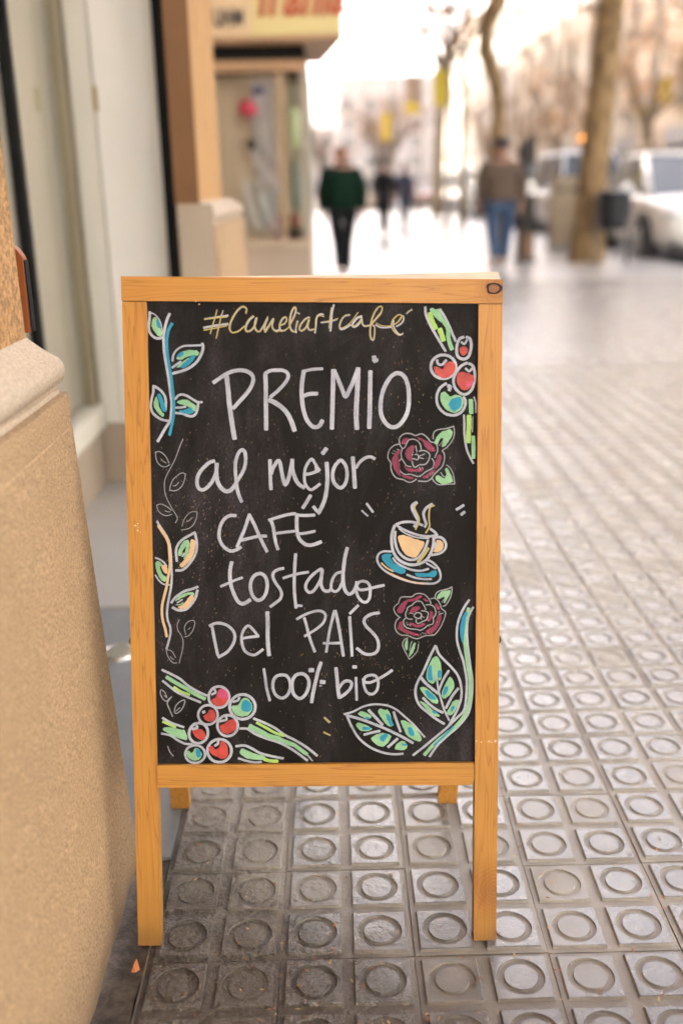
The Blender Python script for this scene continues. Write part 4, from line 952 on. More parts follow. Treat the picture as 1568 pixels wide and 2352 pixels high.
def smooth_pts(P, closed=False, step=.0022):
    out = []
    n = len(P)
    for i in range(n-1):
        p0 = P[i-1] if i > 0 else (P[-2] if closed else P[0]*2-P[1]); p1, p2 = P[i], P[i+1]
        p3 = P[i+2] if i+2 < n else (P[1] if closed else P[-1]*2-P[-2])
        m = max(2, int((p2-p1).length/step))
        for k in range(m):
            t = k/m
            out.append(.5*((2*p1)+(-p0+p2)*t+(2*p0-5*p1+4*p2-p3)*t*t+(-p0+3*p1-3*p2+p3)*t**3))
    out.append(P[-1]); return out
rs = random.Random(5)
layer = [0]
def draw(name, strokes):
    keys = []; bm = bmesh.new(); uvl = bm.loops.layers.uv.new('UV')
    for c, wd, data in strokes:
        f = [float(x)*1e-4 for x in data.split()]; P = [Vector((f[i], f[i+1])) for i in range(0, len(f), 2)]
        if c not in keys: keys.append(c)
        mi = keys.index(c); layer[0] += 1; y = .0050-.00025-layer[0]*.0000045
        if wd == 0:
            Q = P
            for _ in range(2):
                Q2 = []
                for a, b in zip(Q, Q[1:]+Q[:1]): Q2 += [a.lerp(b, .2), a.lerp(b, .8)]
                Q = Q2
            Q = [q+Vector((rs.gauss(0, .00022), rs.gauss(0, .00022))) for q in Q]
            ang = rs.uniform(.6, 1.2); dx = Vector((math.cos(ang), math.sin(ang))); dy = Vector((-dx.y, dx.x))
            cen = sum(Q, Vector((0, 0)))/len(Q)
            try: fc = bm.faces.new([bm.verts.new((q.x, y, q.y)) for q in Q])
            except ValueError: continue
            fc.material_index = mi
            if fc.normal.dot(Vector((0, -1, 0))) < 0: pass
            for lp in fc.loops:
                q = Vector((lp.vert.co.x, lp.vert.co.z))-cen; lp[uvl].uv = (q.dot(dx), q.dot(dy)*40*.12)
            continue
        w = wd*1e-4/2*.88
        closed = (P[0]-P[-1]).length < .003
        S = smooth_pts(P, closed, .002 if w > .001 else .0015); n = len(S)
        if closed: S = S+S[1:3]; n = len(S)
        # a marker stroke overshoots by part of its width
        d0 = (S[0]-S[1]).normalized(); d1 = (S[-1]-S[-2]).normalized()
        S = [S[0]+d0*w*.55]+S+[S[-1]+d1*w*.55]; n = len(S)
        u = 0; prev = None; lift = .0000035
        ph = rs.uniform(0, 9)
        for k in range(n):
            t = (S[min(k+1, n-1)]-S[max(k-1, 0)]).normalized(); nn = Vector((-t.y, t.x))
            if k: u += (S[k]-S[k-1]).length
            ww = w*(1+.07*noise.noise(Vector((u*90+ph, ph, 0))))*(.80 if k in (0, n-1) else 1)
            yy = y-lift*k/n
            row = [bm.verts.new((S[k].x+nn.x*ww*a, yy, S[k].y+nn.y*ww*a)) for a in (1, .5, -.5, -1)]
            if prev:
                for q in range(3):
                    fc = bm.faces.new((prev[0][q], prev[0][q+1], row[q+1], row[q])); fc.material_index = mi
                    vv = (1, .5, -.5, -1)
                    for lp, (uu, v_) in zip(fc.loops, ((prev[1], vv[q]), (prev[1], vv[q+1]), (u, vv[q+1]), (u, vv[q]))): lp[uvl].uv = (uu+ph, v_)
            prev = (row, u)
    bmesh.ops.triangulate(bm, faces=[f for f in bm.faces if len(f.verts) > 4])
    return mo(name, bm, [PAINT[k] for k in keys], panel)
for nm, st in DRAWINGS.items(): draw(nm.split('|')[0], st)
# wood fibres showing through the black paint
fbm = bmesh.new(); rf = random.Random(9)
spots = [(-.17, .56, .05, .07), (-.16, .66, .04, .05), (-.02, .74, .14, .05), (.12, .42, .07, .06), (.08, .50, .05, .08), (0, .60, .2, .25), (-.03, .40, .14, .06), (.15, .80, .06, .08), (0, .63, .22, .3)]
for k in range(1150):
    cx, cz, sx_, sz_ = rf.choice(spots); x, z = rf.gauss(cx, sx_), rf.gauss(cz, sz_)
    if abs(x) > .233 or not .284 < z < .952: continue
    L, w = rf.uniform(.0005, .0020), rf.uniform(.00008, .00021); a = rf.gauss(math.pi/2, .45)
    d = Vector((math.cos(a), 0, math.sin(a))); e = Vector((-d.z, 0, d.x)); c = Vector((x, .0050-.00012-(k % 40)*2e-6, z))
    fbm.faces.new([fbm.verts.new(c+d*L*p+e*w*q) for p, q in ((-1, -.6), (1, -1), (1, .6), (-1, 1))]).material_index = rf.choice((0, 0, 1, 2))
ff = mo('fibre_fleck', fbm, [simple('orange_fibre', (.45, .22, .07), .7), simple('straw_fibre', (.5, .40, .14), .7), simple('pink_fibre', (.42, .25, .2), .7)], panel); ff['kind'] = 'stuff'

# ------------------------------------------------------------------ the near building: recessed shop entrance between two pilasters
bld = thing('corner_building', 'tan rendered building with rough stone pilasters and recessed glass shop entrance', 'building')
def loft_profile(name, prof, y0, y1, mat_, parent, ny=8, ends=True, rnd=.018, xin=-1.0):
    """sweep an (x, z) profile of the street face along y; far end corner rounded"""
    bm = bmesh.new(); rows = []
    st = [y0+(y1-rnd-y0)*k/ny for k in range(ny+1)]+[y1-rnd+rnd*math.sin(t) for t in (R(30), R(60), R(90))]
    off = [0]*(ny+1)+[rnd*(1-math.cos(t)) for t in (R(30), R(60), R(90))]
    for y, o in zip(st, off): rows.append([bm.verts.new((x-o, y, z)) for x, z in prof])
    rows.append([bm.verts.new((xin, y1, z)) for x, z in prof])
    rows.insert(0, [bm.verts.new((xin, y0, z)) for x, z in prof])
    for a, b in zip(rows, rows[1:]):
        for k in range(len(prof)-1): bm.faces.new((a[k], a[k+1], b[k+1], b[k])).smooth = False
    tp = [r[-1] for r in rows]; bm.faces.new(tp); bt = [r[0] for r in rows]; bm.faces.new(bt[::-1])
    bmesh.ops.recalc_face_normals(bm, faces=bm.faces[:])
    return mo(name, bm, mat_, parent)
def pilaster(y0, y1, ysh, x0, zb, shaft_mat, xin, bull=.022):
    p = mo('pilaster', bx(xin+.02, x0-.12, y0+.02, ysh-.03, zb+.05, 3.1), shaft_mat, bld)
    bat = .028; xn = x0-bat
    pr = [(x0+.006, -.2), (x0+.003, .05), (x0, .12)]+[(x0-bat*k/6, .12+(zb-.052-.12)*k/6) for k in range(1, 7)]
    pr += [(xn-.0012, zb-.0505), (xn-.0012, zb-.026), (xn-.0003, zb-.025), (xn-.001, zb-.003)]
    loft_profile('plinth', pr, y0, y1, MT['plinth'], p, 10, xin=xin)
    # moulded ledge: groove, bullnose, weathered slope
    cp = [(xn-.013, zb-.002), (xn-.017, zb+.003), (xn-.016, zb+.008)]
    for k in range(9):
        t = -R(65)+R(135)*k/8; cp.append((xn-.002-bull+bull*math.cos(t), zb+.031+bull*math.sin(t)))
    cp += [(xn-.032, zb+.062), (xn-.050, zb+.0755), (xn-.054, zb+.079), (xn-.09, zb+.080)]
    loft_profile('cap', cp, y0, y1, MT['cap'], p, 10, xin=xin-.001)
    sh = [(xn-.0535, zb+.072), (xn-.0545, zb+.3), (xn-.056, 1.3), (xn-.058, 3.1)]
    loft_profile('shaft', sh, y0, ysh, shaft_mat, p, 16, xin=xin-.002, rnd=.012)
    return p
pilaster(-1.2, 1.425, 1.42, -.364, .815, MT['shaft'], -.93)
p2 = pilaster(3.50, 4.62, 4.22, -.382, .975, MT['shaft2'], -.54, .024)
mo('jamb_shade_sheet', bx(-.544, -.462, 3.492, 3.4965, 1.046, 3.1), MT['jamb_shade_sheet'], bld)  # thin sheet over the pilaster's camera side, coloured as if in shade
mo('jamb_base', bx(-.538, -.418, 3.4915, 3.4965, .0, 1.0445), MT['tan'], bld)
# glass wall along the recess
gf = mo('glass_front', bx(-.955, -.915, 1.43, 3.69, .004, .235), MT['tan'], bld)
mo('sill', bx(-.96, -.895, 1.43, 3.688, .237, .325), MT['beige'], gf, bevel=.006)
mo('pane', bx(-.936, -.930, 1.43, 3.688, .328, 2.6), MT['glass'], gf)
mo('blind', bx(-.985, -.978, 1.5, 3.68, .33, 2.6), simple('beige_blind', (.50, .44, .33), .8, .12, 2), gf)
for y_, w_, m_ in ((1.7, .03, 'black'), (3.06, .035, 'black'), (3.645, .045, 'olive')):
    mo('mullion', bx(-.951, -.915, y_-w_/2, y_+w_/2, .329, 2.6), MT[m_], gf, bevel=.003)
rs_ = bmesh.new()
rsv = [rs_.verts.new((-.9275, 2.93+.011*math.cos(t), 1.378+.011*math.sin(t))) for t in [k*math.pi/8 for k in range(16)]]; rs_.faces.new(rsv)
mo('sticker', rs_, simple('red_sticker', (.65, .10, .04), .5), gf)
mo('transom', bx(-.96, -.91, 1.43, 3.69, 2.602, 2.7), MT['beige'], gf)
# shop interior behind the glass
inn = mo('interior', bx(-3.2, -3.1, .9, 3.9, 0, 2.7), MT['interior'], bld)
mo('interior_floor', bx(-3.1, -.957, .9, 3.9, -.1, .0), MT['tan'], inn); mo('interior_ceiling', bx(-3.1, -.957, .9, 3.9, 2.71, 2.8), MT['white_door'], inn)
mo('interior_wall', bx(-3.1, -.957, 3.9, 4.0, 0, 2.7), MT['interior'], inn); mo('interior_wall', bx(-3.1, -.957, .8, .9, 0, 2.7), MT['interior'], inn)
mo('counter', bx(-2.0, -1.35, 2.2, 3.6, .001, .55), MT['white_door'], inn)
# return wall with white door
rw = mo('return_wall', bx(-.914, -.836, 3.70, 3.76, .245, 2.7), MT['beige'], bld)
mo('kick_board', bx(-.914, -.611, 3.704, 3.76, .004, .241), MT['tan'], rw)
dr = mo('door', bx(-.831, -.596, 3.708, 3.75, .247, 2.69), MT['white_door'], bld, bevel=.004)
mo('lock_plate', bx(-.838, -.823, 3.700, 3.707, 1.36, 1.44), simple('brass', (.45, .33, .14), .35, .1, 20, metal=.8), dr, bevel=.002)
mo('door_gasket', bx(-.598, -.552, 3.60, 3.76, .004, 2.7), MT['black'], bld)
uw = mo('upper_wall', bx(-14, -.46, -5, 4.62, 3.105, 12), MT['shaft2'], bld)
mo('recess_ceiling', bx(-3.2, -.46, 1.42, 3.5, 2.8, 3.10), MT['white_door'], uw)
mo('side_wall', bx(-14, -.934, -5, .8, -.1, 3.1), MT['shaft2'], bld)
# plank standing behind the near pilaster on its ledge
pk = bmesh.new(); zz = .8945; top = []
outl = [(x_-.0165, z_) for x_, z_ in [(-.700, zz), (-.4345, zz), (-.4330, 1.000), (-.4345, 1.004), (-.437, 1.008), (-.4410, 1.0135), (-.4460, 1.0165), (-.4520, 1.0200), (-.470, 1.031), (-.55, 1.04), (-.70, 1.04)]]
A = [pk.verts.new((x, 1.452, z)) for x, z in outl]; B = [pk.verts.new((x, 1.470, z)) for x, z in outl]
pk.faces.new(A); pk.faces.new(B[::-1])
for k in range(len(outl)): pk.faces.new((A[k], B[k], B[(k+1) % len(outl)], A[(k+1) % len(outl)]))
bmesh.ops.recalc_face_normals(pk, faces=pk.faces[:])
plank = mo('wooden_board', pk, MT['plaque'], bevel=.0015)
tag(plank, 'dark varnished wooden board with scalloped top fixed behind the rough near pilaster', 'wooden board')
mo('edge_strip', bx(-.4493, -.4476, 1.453, 1.469, .896, .998), MT['black'], plank)
mo('bracket', bx(-.62, -.46, 1.4205, 1.4515, .93, .96), MT['black'], plank)

# ------------------------------------------------------------------ corner shop with sign, further along
shop = thing('corner_shop', 'small corner shop with yellow sign and crowded display window', 'shop', (0, 0, 0))
SY = 8.0
mo('base_wall', bx(-1.3, -.205, SY, SY+1.6, -.1, .655), MT['tan'], shop)
mo('sill', bx(-1.3, -.190, SY-.03, SY+1.6, .658, .70), MT['cap'], shop)
mo('corner_post', bx(-.255, -.200, SY, SY+.06, .703, 1.928), simple('greyish_post', (.30, .25, .20), .5, .1, 5), shop)
mo('mullion', bx(-.418, -.392, SY+.004, SY+.05, .703, 1.928), simple('ochre_post', (.40, .27, .13), .5, .1, 5), shop)
mo('lintel', bx(-1.3, -.200, SY-.005, SY+.10, 1.931, 2.005), simple('pinkish_beam', (.45, .28, .16), .6, .1, 5), shop)
mo('blind_box', bx(-1.3, -.215, SY+.02, SY+1.6, 2.008, 2.107), MT['black'], shop)
mo('pane', bx(-1.3, -.419, SY+.02, SY+.028, .704, 1.928), MT['glass'], shop); mo('pane', bx(-.391, -.256, SY+.02, SY+.028, .704, 1.928), MT['glass'], shop)
mo('rear_wall', bx(-1.3, -.205, SY+1.50, SY+1.6, .703, 2.0), simple('olive_backdrop', (.34, .36, .27), .7, .4, 3), shop)
mo('side_pane', bx(-.226, -.219, SY+.065, SY+1.5, .704, 1.928), MT['glass'], shop)
canopy = bmesh.new()
cy0, cy1 = SY-.28, SY+1.2
poly = [(-1.3, cy0+.07), (.074, cy0-.02), (.070, cy0+.12), (-.10, cy1), (-1.3, cy1)]
lo = [canopy.verts.new((x, y, 2.11)) for x, y in poly]; hi = [canopy.verts.new((x, y, 3.1)) for x, y in poly]
canopy.faces.new(lo[::-1]); canopy.faces.new(hi)
for k in range(5): canopy.faces.new((lo[k], lo[(k+1) % 5], hi[(k+1) % 5], hi[k]))
cn = mo('canopy', canopy, simple('canopy_underside', (.52, .34, .20), .6, .1, 4), shop)
def face_pt(x, z, d): return Vector((x, cy0+.07-(x+1.3)/1.374*.09-d, z))
def quad_on(name, x0, x1, z0, z1, mat_, d, parent):
    b = bmesh.new(); fr = [b.verts.new(face_pt(x, z, d)) for x, z in ((x0, z0), (x1, z0), (x1, z1), (x0, z1))]; bk = [b.verts.new(face_pt(x, z, 0.001)) for x, z in ((x0, z0), (x1, z0), (x1, z1), (x0, z1))]
    b.faces.new(fr); b.faces.new(bk[::-1])
    for k in range(4): b.faces.new((fr[k], bk[k], bk[(k+1) % 4], fr[(k+1) % 4]))
    return mo(name, b, mat_, parent)
quad_on('sign_panel', -1.3, -.575, 2.135, 3.08, simple('cream_sign', (.62, .46, .28), .5, .05, 3), .012, cn)
quad_on('sign_panel', -.573, .072, 2.135, 3.08, simple('yellow_sign', (.62, .52, .24), .5, .08, 3), .012, cn)
def text_on(name, body, size, x, z, mat_, shear=0, sx=1):
    cu = bpy.data.curves.new('t', 'FONT'); cu.body = body; cu.size = size; cu.shear = shear; cu.extrude = .004; cu.offset = size*.02
    to = bpy.data.objects.new('t', cu); COL.objects.link(to); bpy.context.view_layer.update()
    me = bpy.data.meshes.new_from_object(to.evaluated_get(bpy.context.evaluated_depsgraph_get())); bpy.data.objects.remove(to); bpy.data.curves.remove(cu)
    me.name = name; me.materials.clear(); me.materials.append(mat_)
    o = bpy.data.objects.new(name, me); link(o, cn); o.location = face_pt(x, z, .018); o.scale = (sx, 1, 1)
    o.rotation_euler = (R(90), 0, math.atan2(-.09, 1.374)); return o
text_on('lettering', 'UHM', .16, -.845, 2.20, simple('dark_lettering', (.05, .045, .05), .6, .1, 10), 0, .62)
text_on('lettering', 'frania', .42, -.535, 2.262, simple('red_script', (.42, .06, .02), .5, .1, 10), .28, .68)
# things on show in the window
def sheet(x, z, w, h, y, col, label, rot=0):
    b = bmesh.new(); n = 6
    fr = [[b.verts.new((w*(i/n-.5), .02*math.sin(i*1.1+j), h*(j/n-.5))) for i in range(n+1)] for j in range(n+1)]
    for j in range(n):
        for i in range(n): b.faces.new((fr[j][i], fr[j][i+1], fr[j+1][i+1], fr[j+1][i]))
    bmesh.ops.solidify(b, geom=b.faces[:], thickness=.004)
    o = mo('hanging_paper', b, simple('paper_'+label[:12].replace(' ', '_'), col, .8, .12, 5), loc=(x, SY+y, z), rot=(0, rot, 0))
    tag(o, label, 'paper', 'papers on show in the shop window')
sheet(-.545, 1.60, .18, .56, .09, (.76, .74, .78), 'tall lavender grey sheet hanging high in the shop window', R(3))
sheet(-.52, 1.20, .20, .34, .10, (.82, .79, .80), 'pale grey sheet in the middle of the shop window', R(-4))
sheet(-.66, .98, .14, .36, .08, (.8, .78, .76), 'greyish sheet low beside the pilaster in the shop window', R(4))
sheet(-.53, .93, .14, .28, .07, (.78, .82, .83), 'bluish white sheet low in the middle of the shop window', R(0))
sheet(-.45, .80, .12, .20, .07, (.84, .68, .70), 'pinkish sheet at the bottom right of the shop window', R(-10))
sheet(-.66, 1.31, .62, 1.22, .17, (.86, .74, .60), 'large cream backing sheet behind the papers in the window', 0)
def blob(name, label, cat, c, r, col, bump_=.2):
    b = bmesh.new(); ellipsoid(b, (0, 0, 0), r, 16, 10)
    for v in b.verts: v.co *= 1+bump_*noise.noise(v.co*14)
    return tag(mo(name, b, simple(name+'_colour', col, .5, .15, 12), smooth=True, loc=c), label, cat)
blob('paper_flower', 'bright pink paper flower hanging at the top of the shop window', 'paper flower', (-.655, SY+.085, 1.68), (.075, .05, .065), (.65, .04, .12), .3)
blob('round_ornament', 'small dark round ornament hanging under the pink flower', 'ornament', (-.645, SY+.07, 1.42), (.036, .035, .045), (.03, .02, .012))
blob('blue_ornament', 'little blue ornament at the top of the shop window', 'ornament', (-.575, SY+.075, 1.80), (.05, .03, .03), (.08, .10, .28))
blob('green_lampshade', 'pale green glowing paper lampshade behind the narrow right pane', 'lampshade', (-.32, SY+.35, 1.55), (.062, .06, .16), (.55, .70, .42), .05)
blob('teal_vase', 'greyish teal vase standing behind the narrow right pane', 'vase', (-.315, SY+.22, 1.10), (.05, .05, .20), (.17, .27, .24), .1)
blob('red_bag', 'dull red bag low behind the narrow right pane', 'bag', (-.33, SY+.18, .85), (.045, .04, .06), (.32, .10, .06), .2)
mo('shelf', bx(-.391, -.256, SY+.10, SY+.42, .703, .79), MT['black'], shop)
# long block of flats, unseen, added to shade the pavement
flats = thing('shade_block', 'unseen tall ochre block of flats added beyond the shop to shade the pavement', 'building', (-1.3, 47, 0), R(90))
FACADE = {}

def facade(parent, L, H, depth, cols, rows, ww, wh, z0, dz, wall_mat, glass_mat, frame_mat, shop_h=3.2, roof_mat=None, fine=True):
    """local frame: facade along +x, facing -y; real openings with reveals, frames and panes"""
    bm = bmesh.new(); pitch = L/cols
    xs = [0]; wx = []
    for c in range(cols):
        a = pitch*(c+.5)-ww/2; xs += [a, a+ww]; wx.append(2*c+1)
    xs.append(L); zs = [0]; wz = []
    for r in range(rows):
        a = z0+dz*r; zs += [a, a+wh]; wz.append(2*r+1)
    zs.append(H); V = {}
    def v(i, j): 
        if (i, j) not in V: V[i, j] = bm.verts.new((xs[i], 0, zs[j]))
        return V[i, j]
    rv = .22
    for i in range(len(xs)-1):
        for j in range(len(zs)-1):
            if i in wx and j in wz:
                q = [v(i, j), v(i+1, j), v(i+1, j+1), v(i, j+1)]; b = [bm.verts.new(p.co+Vector((0, rv, 0))) for p in q]
                for k in range(4): bm.faces.new((q[k], b[k], b[(k+1) % 4], q[(k+1) % 4]))
            else: bm.faces.new((v(i, j), v(i+1, j), v(i+1, j+1), v(i, j+1)))
    n0 = [bm.verts.new(p) for p in ((0, 0, 0), (0, depth, 0), (0, depth, H), (0, 0, H), (L, 0, 0), (L, depth, 0), (L, depth, H), (L, 0, H))]
    for q in ((0, 1, 2, 3), (7, 6, 5, 4), (1, 5, 6, 2), (3, 2, 6, 7)): bm.faces.new([n0[k] for k in q])
    wall = mo('wall', bm, wall_mat, parent)
    mo('cornice', bx(-.1, L+.1, -.35, -.003, H-.5, H-.15), roof_mat or wall_mat, parent)
    key = (ww, wh, glass_mat.name)
    if key not in FACADE:
        fm = bmesh.new(); t = .07
        for a in ((0, t, 0, wh), (ww-t, ww, 0, wh), (t, ww-t, 0, t), (t, ww-t, wh-t, wh), (ww/2-t/2, ww/2+t/2, t, wh-t)): box(fm, a[0], a[1], .14, .20, a[2], a[3])
        me = bpy.data.meshes.new('window'); fm.to_mesh(me); fm.free(); me.materials.append(frame_mat)
        pm = bpy.data.meshes.new('pane'); b = bx(t, ww-t, .170, .176, t, wh-t); b.to_mesh(pm); b.free(); pm.materials.append(glass_mat)
        FACADE[key] = (me, pm)
    me, pm = FACADE[key]
    for i in wx:
        for j in wz:
            w = bpy.data.objects.new('window', me); link(w, parent); w.location = (xs[i], 0, zs[j])
            p = bpy.data.objects.new('pane', pm); link(p, w)
    if fine:
        for r in range(rows):
            for c in range(cols):
                if (r+c) % 2:
                    bx0, bx1, bz = xs[2*c+1]-.3, xs[2*c+2]+.3, zs[2*r+1]
                    bal = mo('balcony', bx(bx0, bx1, -.75, -.002, bz-.2, bz-.05), roof_mat or wall_mat, parent)
                    rb = bmesh.new(); tube(rb, [(bx0+.03, -.72, bz+.85), (bx1-.03, -.72, bz+.85)], .025, 5)
                    for q in range(9): tube(rb, [(bx0+.03+(bx1-bx0-.06)*q/8, -.72, bz-.05), (bx0+.03+(bx1-bx0-.06)*q/8, -.72, bz+.85)], .012, 4)
                    mo('railing', rb, MT['olive'], bal)
MT['fglass'] = simple('dark_window_pane', (.05, .052, .055), .2, .3, .8)
MT['ffr'] = simple('window_frame_paint', (.42, .38, .33), .5)
def plaster(name, c): return simple(name, c, .8, .10, .6, .15, bscale=12)
facade(flats, 38.4, 24, 10, 9, 6, 1.3, 2.0, 4.2, 3.1, plaster('shade_block_ochre_plaster', (.48, .34, .19)), MT['fglass'], MT['ffr'], fine=False)
flats.rotation_euler.z = R(90); flats.location = (-1.3, 4.65, 0)  # unseen block, added to shade the pavement
shade_flats2 = thing('shade_block', 'second unseen block of flats on the left, added to shade the far street', 'building', (-4, 60, 0), R(90))  # hidden by the shop; added so its shadow covers the far facades
facade(shade_flats2, 80, 27, 10, 16, 7, 1.3, 2.0, 4.2, 3.1, plaster('shade_block_sand_plaster', (.42, .34, .24)), MT['fglass'], MT['ffr'], fine=False)
for par, L_, n_ in ((flats, 38.4, 9), (shade_flats2, 80, 16)):
    for k in range(n_):
        x_ = L_/n_*k+.5
        if par is flats and x_ < 5.2: continue
        bay = mo('shop_bay', bx(x_, x_+L_/n_-1, -.06, -.003, .05, 3.3), MT['tan'], par); mo('shop_glass', bx(x_+.2, x_+L_/n_-1.2, -.09, -.062, .5, 2.7), MT['fglass'], bay)
def block(label, loc, rz, L, H, cols, rows, col, roof, ww=1.4, wh=2.1):
    b = thing('apartment_building', label, 'building', loc, rz)
    facade(b, L, H, 11, cols, rows, ww, wh, 4.6, 3.2, plaster('plaster_%d' % (len(bpy.data.materials)), col), MT['fglass'], MT['ffr'], roof_mat=roof)
    # ground floor: shop bays
    for k in range(cols):
        x = L/cols*k+.35
        bay = mo('shop_bay', bx(x, x+L/cols-.7, -.06, -.003, .1, 3.4), random.choice(BAYS), b)
        mo('shop_glass', bx(x+.15, x+L/cols-.85, -.09, -.062, .6, 2.7), MT['fglass'], bay)
    return b
BAYS = [simple('shop_front_grey', (.25, .25, .26), .5), simple('shop_front_tan', (.36, .27, .2), .5), simple('shop_front_cream', (.5, .45, .38), .5)]
pale = simple('pale_cornice', (.42, .37, .31), .7)
block('pink beige block of flats across the street, nearest on the right', (15, 52, 0), R(-90), 17, 17, 4, 4, (.44, .36, .27), pale)
block('grey beige block of flats across the street behind the litter bin', (15.2, 70, 0), R(-90), 17.8, 19, 4, 4, (.40, .355, .29), pale)
block('cream block of flats across the street with pale cornice', (15, 88, 0), R(-90), 17.8, 16, 5, 4, (.47, .40, .31), pale)
block('whitish block of flats far along the street on the right', (15.1, 108, 0), R(-90), 19.8, 18, 5, 4, (.45, .40, .35), pale)
block('pale ochre block of flats at the far end of the right hand row', (15, 150, 0), R(-90), 41.8, 18, 9, 4, (.42, .35, .28), pale)
block('low rosy building at the far left end of the street', (-14, 186, 0), 0, 14.4, 11.5, 4, 2, (.60, .50, .44), pale)
block('low pale building closing the far end of the street', (.5, 190, 0), 0, 32, 20, 8, 4, (.60, .52, .45), pale)
block('unseen pale grey block of flats added behind the photographer to bounce sunlight', (24, -27, 0), R(180), 34, 21, 8, 5, (.50, .525, .53), pale)  # out of view, added to throw sunlight back onto the sign's front
block('unseen light grey corner block added behind the photographer, angled to bounce sunlight', (43, 9, 0), R(-135), 40, 23, 9, 5, (.50, .525, .53), pale)  # out of view, added and turned to bounce sun onto plinth and sign

# ------------------------------------------------------------------ trees
bark = NT('plane_bark'); _o = bark.noise(bark.coord('Object', (1, 1, .5)), 9, 5, .6); _f = bark.noise(bark.coord('Object'), 60, 4)
_c = bark.mix(bark.ramp(_o, [(.35, 0), (.6, 1)]), (.14, .088, .04), (.29, .195, .095)); bark.bump(bark.math('ADD', _o, bark.math('MULTIPLY', _f, .4)), .7, .02)
MT['bark'] = bark.set(Base_Color=_c, Roughness=.85, Specular_IOR_Level=.2)
MT['bark2'] = simple('pale_bark', (.24, .18, .11), .85, .35, 7, .5)
LEAF = [simple('dry_leaf_orange', (.50, .21, .06), .6, .3, 3), simple('dry_leaf_ochre', (.52, .32, .13), .6, .3, 3), simple('dry_leaf_brown', (.24, .12, .05), .6, .3, 3)]
def tree(label, base, trunk, rad, seed, crown=(2.6, 2.4), nleaf=900, leafz=4.0, group='street trees', bm_='bark', limbs=7, H=9):
    rd = random.Random(seed); t = thing('plane_tree', label, 'tree', base, 0, group)
    b = bmesh.new(); pts = [Vector(p) for p in trunk]; tube(b, pts, rad, 14)
    # root flare
    ends = []
    top = pts[-1]
    for k in range(limbs):
        a = 2*math.pi*k/limbs+rd.uniform(-.3, .3); s = pts[-1] if k < 3 else pts[-1].lerp(pts[-2], rd.uniform(.0, .8))
        e = s+Vector((math.cos(a)*crown[0]*rd.uniform(.5, 1), math.sin(a)*crown[0]*rd.uniform(.5, 1), rd.uniform(1.0, H-top.z)))
        mid = s.lerp(e, .5)+Vector((0, 0, .35))+Vector((rd.gauss(0, .15), rd.gauss(0, .15), 0))
        tube(b, [s, mid, e], [rad[-1]*.62, rad[-1]*.36, .012], 7); ends += [mid, e]
        for q in range(4):
            e2 = mid.lerp(e, rd.random())+Vector((rd.gauss(0, .7), rd.gauss(0, .7), rd.gauss(.15, .5))); tube(b, [mid.lerp(e, rd.random()*.6), e2], [.03, .006], 5); ends.append(e2)
    mo('trunk', b, MT[bm_], t)
    c = bmesh.new()
    cl = [rd.choice(ends)+Vector((rd.gauss(0, .5), rd.gauss(0, .5), rd.gauss(0, .4))) for _ in range(46)]
    for k in range(nleaf):
        p = rd.choice(cl)+Vector((rd.gauss(0, .28), rd.gauss(0, .28), rd.gauss(0, .26))); s = rd.uniform(.05, .11)
        if p.z < leafz: p.z = leafz+rd.random()*1.5
        d = Vector((rd.gauss(0, 1), rd.gauss(0, 1), rd.gauss(0, 1))).normalized(); e = d.orthogonal().normalized()
        c.faces.new([c.verts.new(p+d*s*x+e*s*y) for x, y in ((-1, 0), (-.2, .7), (1, 0), (-.2, -.7))]).material_index = rd.choice((0, 0, 1, 1, 2))
    mo('crown', c, LEAF, t)
    return t
tree('thick brown tree trunk beside the litter bin and white car', (3.66, 14.8, 0), [(-.01, 0, -.2), (0, 0, .05), (.01, 0, .5), (.04, 0, 1.4), (.09, 0, 2.5), (.15, 0, 3.6), (.22, 0, 4.8)], [.30, .27, .225, .205, .190, .180, .16], 2, (2.6, 2.4), 1100, 4.6, H=9.5)
tree('slim tree with wavy trunk behind the man in brown', (3.15, 20, 0), [(0, 0, -.2), (0, 0, .9), (-.03, 0, 1.8), (-.02, 0, 2.5), (-.10, 0, 2.95), (-.30, 0, 3.45), (-.30, 0, 3.85), (-.05, 0, 4.4), (.05, 0, 5.2)], [.17, .15, .13, .13, .145, .15, .15, .15, .13], 4, (2.2, 2.2), 800, 4.8, H=9)
tree('forked leaning tree further along the kerb', (3.95, 40, 0), [(0, 0, -.2), (.02, 0, 1.5), (.08, 0, 3.2), (.2, 0, 4.7), (.34, 0, 5.4)], [.26, .22, .2, .19, .18], 6, (2.4, 2.2), 600, 5.6, bm_='bark2', H=10)
tree('slim pale tree by the side road crossing', (3.7, 30, 0), [(0, 0, -.2), (-.03, 0, 1.5), (.03, 0, 3.0), (.0, 0, 4.6)], [.12, .10, .09, .08], 8, (1.8, 2.2), 500, 4.8, bm_='bark2', H=9)
far_spots = [(11.9, 33, 'amber leaved tree across the street behind the white car', 11), (12.0, 40, 'tall rusty tree across the street right of the thick trunk', 12), (11.9, 47.5, 'orange leaved tree across the street between the two trunks', 13),
 (12.0, 56, 'thin russet tree across the street further along', 14), (12, 66, 'small bronze tree far along the opposite pavement', 15), (3.6, 66, 'bare tree just beyond the side road', 16), (3.7, 76, 'russet tree second beyond the side road', 17), (3.7, 90, 'hazy brown tree far down the pavement', 18), (12, 82, 'last orange tree on the opposite pavement', 19), (-1.2, 84, 'copper tree far down on the left', 20), (-2.6, 110, 'bushy copper tree near the street end', 21)]
for x, y, lb_, sd in far_spots:
    far = y > 60
    tree(lb_, (x, y, 0), [(0, 0, -.2), (.05*math.sin(sd), 0, 1.5), (.1*math.sin(sd*2), 0, 3.2)], [.2, .17, .15], sd, (2.8, 2.4), 600 if far else 800, 2.7, limbs=8, H=9, bm_='bark2')

